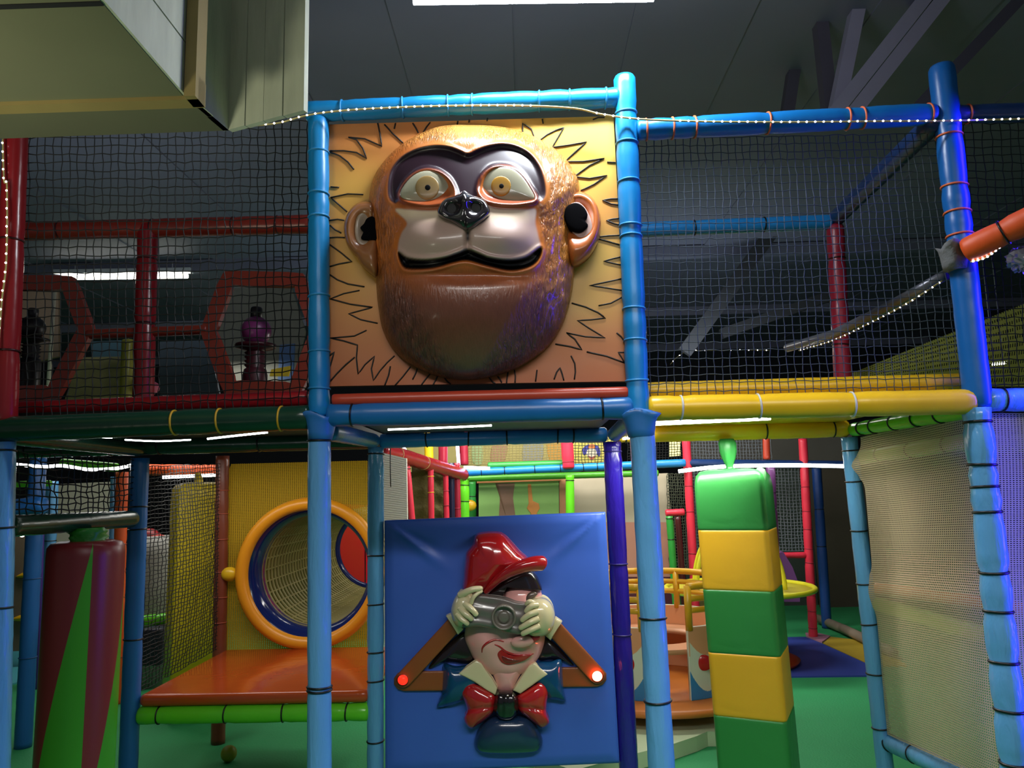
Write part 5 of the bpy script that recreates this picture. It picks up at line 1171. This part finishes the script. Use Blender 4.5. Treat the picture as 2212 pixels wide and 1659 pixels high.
board('dark brown-grey board wall at the right side of the far hall', [(1745,1010),(1900,1010),(1925,1345),(1775,1345)], 6.9, mat('board_brown', '#4a4236', .8, var=.2, vscale=2), name='board_screen', cat='board')
board('grey-brown board behind the upper net right of the green and yellow column', [(1480,930),(1840,930),(1845,1003),(1480,1000)], 6.9, mat('board_grey', '#5a5650', .8, var=.2, vscale=2), name='board_screen', cat='board')
board('dark green-grey board behind the coral posts', [(1482,1003),(1744,1003),(1770,1340),(1482,1340)], 7.1, mat('board_dkgreen', '#3c463e', .8, var=.3, vscale=3), name='board_screen', cat='board')
V, F = sweep([PZ(1768,1336,.06), PZ(1830,1362,.06), PZ(1930,1410,.06)], .045, 12); tagm('floor_pipe', (V, F), mat('pipe_beige', '#8a7c6a', .6), 'beige-grey padded pipe lying along the foot of the dark wall at the right', 'pipe')
relief_s = [(1680,1195),(1692,1192),(1712,1225),(1728,1268),(1728,1300),(1680,1300)]
V, F = slab(quad_px(relief_s, YR-.25), (0,.15,0)); tagm('slide_chute', (V, F), mat('plastic_plum', '#7a4c86', .25), 'purple slide chute just right of the green and yellow column', 'slide', smooth=False)
# far left corner under the deck
def floor_y(px, py): return PZ(px, py, 0).y
post('light blue padded post at the far left, behind the blue post on the green floor', (113,1040), (97,1482), floor_y(97,1482), .048, BLUELOW, [1168,1285,1330,1432], TIEB, floor=True)
post('thin violet post beside the far light blue post', (92,1140), (80,1480), floor_y(97,1482)-.1, .015, mat('plastic_violet', '#4a2c86', .4), floor=True)
post('mustard yellow post at the left edge of the photo', (24,1080), (3,1560), floor_y(3,1560), .028, vinyl('vinyl_mustard', '#b8951e'), floor=True)
post('orange padded post left of the mid blue post', (264,1020), (250,1520), floor_y(250,1520), .045, ORANGE, [1175,1235,1290,1420], mat('tie_dark_orange', '#a03c14'), floor=True)
post('thin pale blue post left of the orange post', (246,1030), (233,1520), floor_y(250,1520)+.1, .024, BLUELOW, floor=True)
beam('lime padded rail at the far left under the wavy light strip', (14,1047), (108,1044), 2.6, .022, LIME)
beam('thick blue padded roll at the far left behind the black net', (14,1100), (92,1090), 1.9, .055, BLUEMID)
beam('lime padded tube above the wavy light strip', (135,1000), (252,1010), 3.0, .034, LIME)
beam('orange padded beam behind the top of the dark side net', (322,1015), (474,1016), 3.9, .050, ORANGE, [350,400], mat('tie_dark_orange', '#a03c14'))
beam('lime padded rail low behind the dark side net', (306,1342), (366,1336), 3.4, .045, LIME)
board('pale beige wall panel behind the striped column', [(118,1046),(256,1040),(252,1174),(112,1178)], 5.6, mat('panel_pale', '#a9a894', .6, var=.06), name='wall_board', cat='wall panel')
root = thing('climbing_board', 'brown climbing board with yellow holds at the far left', 'climbing board', P(60, 1420, 4.4))
V, F = slab(quad_px([(10,1150),(112,1150),(96,1404),(0,1408)], 4.4), (0,.05,0)); link_mesh('board', V, F, mat('board_taupe', '#6a5c4c', .7, var=.15, vscale=3), root, smooth=False)
for q in ([(34,1246),(52,1236),(74,1232),(72,1246),(50,1248)], [(24,1338),(46,1328),(70,1326),(68,1340),(40,1342)]): relief('climbing_hold', q, 4.4, .05, mat('hold_yellow', '#d8a818', .4), root, rings=6)
V, F = sphere(P(48,1155,4.2), .022, 12, 8); tagm('wall_lamp', (V, F), mat('lamp_warm', '#fff0d0', .5, emit='#fff0d0', estr=12), 'tiny glowing lamp at the top of the climbing board', 'lamp')
c = P(336, 1300, 3.7); t = thing('round_headed_figure', 'red-headed pale skittle-like figure blurred behind the dark side net', 'skittle', Vector((c.x, c.y, 0)))
V, F = lathe(Vector((c.x,c.y,0)), [(.16,.0),(.22,.3),(.24,.7),(.2,1.05),(.14,1.2)], 28); link_mesh('body', V, F, mat('skittle_white', '#8c8a82', .5), t)
V, F = sphere(P(334,1188,3.7), .15, 20, 12, (1,1,.9)); link_mesh('head', V, F, mat('skittle_red', '#b03a34', .4), t)
V, F = sphere(P(322,1160,3.7), .09, 16, 10, (1,1,.8)); link_mesh('cap', V, F, mat('skittle_dred', '#8c1c20', .4), t)
V, F = rbox(tuple(P(300,1440,3.2)-Vector((0,0,.0))), tuple(P(352,1358,3.2)+Vector((0,.2,0))), .03); tagm('dark_block', (V, F), mat('vinyl_charcoal', '#1c1e30', .5), 'dark padded block low behind the dark side net', 'padded block')
# things glimpsed through the left net
board('sandy speckled board low behind the left net, left of the dark red post', [(140,862),(262,858),(262,770),(172,772)], 3.2, mat('board_sand', '#8f8658', .7, var=.3, vscale=14), name='wall_board', cat='board')
board('dim teal board behind the left net beside the yellow post', [(200,800),(262,800),(262,735),(196,738)], 3.4, mat('board_teal', '#274a54', .7), name='wall_board', cat='board')
board('dark blue-grey board behind the left net, right of the dark red post', [(345,862),(476,862),(450,735),(345,738)], 3.4, mat('board_slate', '#2c3a44', .7, var=.3, vscale=6), name='wall_board', cat='board')
board('beige board behind the left hexagon window', [(44,790),(126,770),(126,620),(44,620)], 3.4, mat('board_umber', '#5c4c38', .7, var=.25, vscale=8), name='wall_board', cat='board')
board('olive-beige board behind the right hexagon window', [(500,830),(630,830),(660,716),(630,622),(506,622),(470,716)], 4.2, mat('board_olive', '#55564c', .7, var=.2, vscale=8), name='wall_board', cat='board')
board('blue board piece in the right hexagon window', [(600,822),(632,822),(636,742),(604,745)], 4.0, mat('board_blue', '#27466e', .6), name='wall_board', cat='board')
board('yellow board wedge in the right hexagon window', [(582,812),(622,812),(628,790),(586,798)], 3.6, mat('board_yellow', '#c8a818', .5), name='wall_board', cat='board')
post('yellow-olive padded post behind the left net', (278,738), (272,862), 3.0, .05, vinyl('vinyl_olive', '#8f8a30'))
V, F = sphere(P(330,838,3.0), .05, 14, 8); tagm('small_pink_ball', (V, F), mat('ball_rose', '#c85a78', .5), 'small pink ball behind the foot of the dark red post', 'ball')
# yellow netted slide, upper right
def sl_off(u, v): return .10*math.sin(math.pi*u)*math.sin(math.pi*v*.9)
A, B, C, D = P(1840,835,1.3), P(2420,835,.9), P(2420,575,.9), P(1840,806,1.3)
cloth('netted_slide', 'olive yellow netted slide bulging up behind the tall right blue post', A, B, C, D, 50, 30, finemesh('fine_net_olive', '#8e9040', .0075, .6, .35, .55), sl_off, cat='netted slide')
V = []; c = P(2204, 562, -.12); rnd = random.Random(5); sv, sf = sphere(c, .042, 22, 14)
sv = [p+(p-c)*rnd.uniform(-.3,.25) for p in sv]; tagm('crumpled_bag', (sv, sf), mat('bag_grey', '#8c8c98', .25), 'crumpled translucent grey bag under the orange tube', 'bag', smooth=False)

post('dim green padded post in the gap left of the green mural', (1018,1040), (1021,1240), YR+.6, .05, GREEN, [1072], TIEB, floor=True)
V, F = sphere(P(1015,1092,YR+.3), .06, 14, 8, (1.2,.6,1)); tagm('yellow_knob', (V, F), mat('plastic_yellow', '#e0b01c'), 'yellow rounded knob between the lime post and the green mural', 'knob')
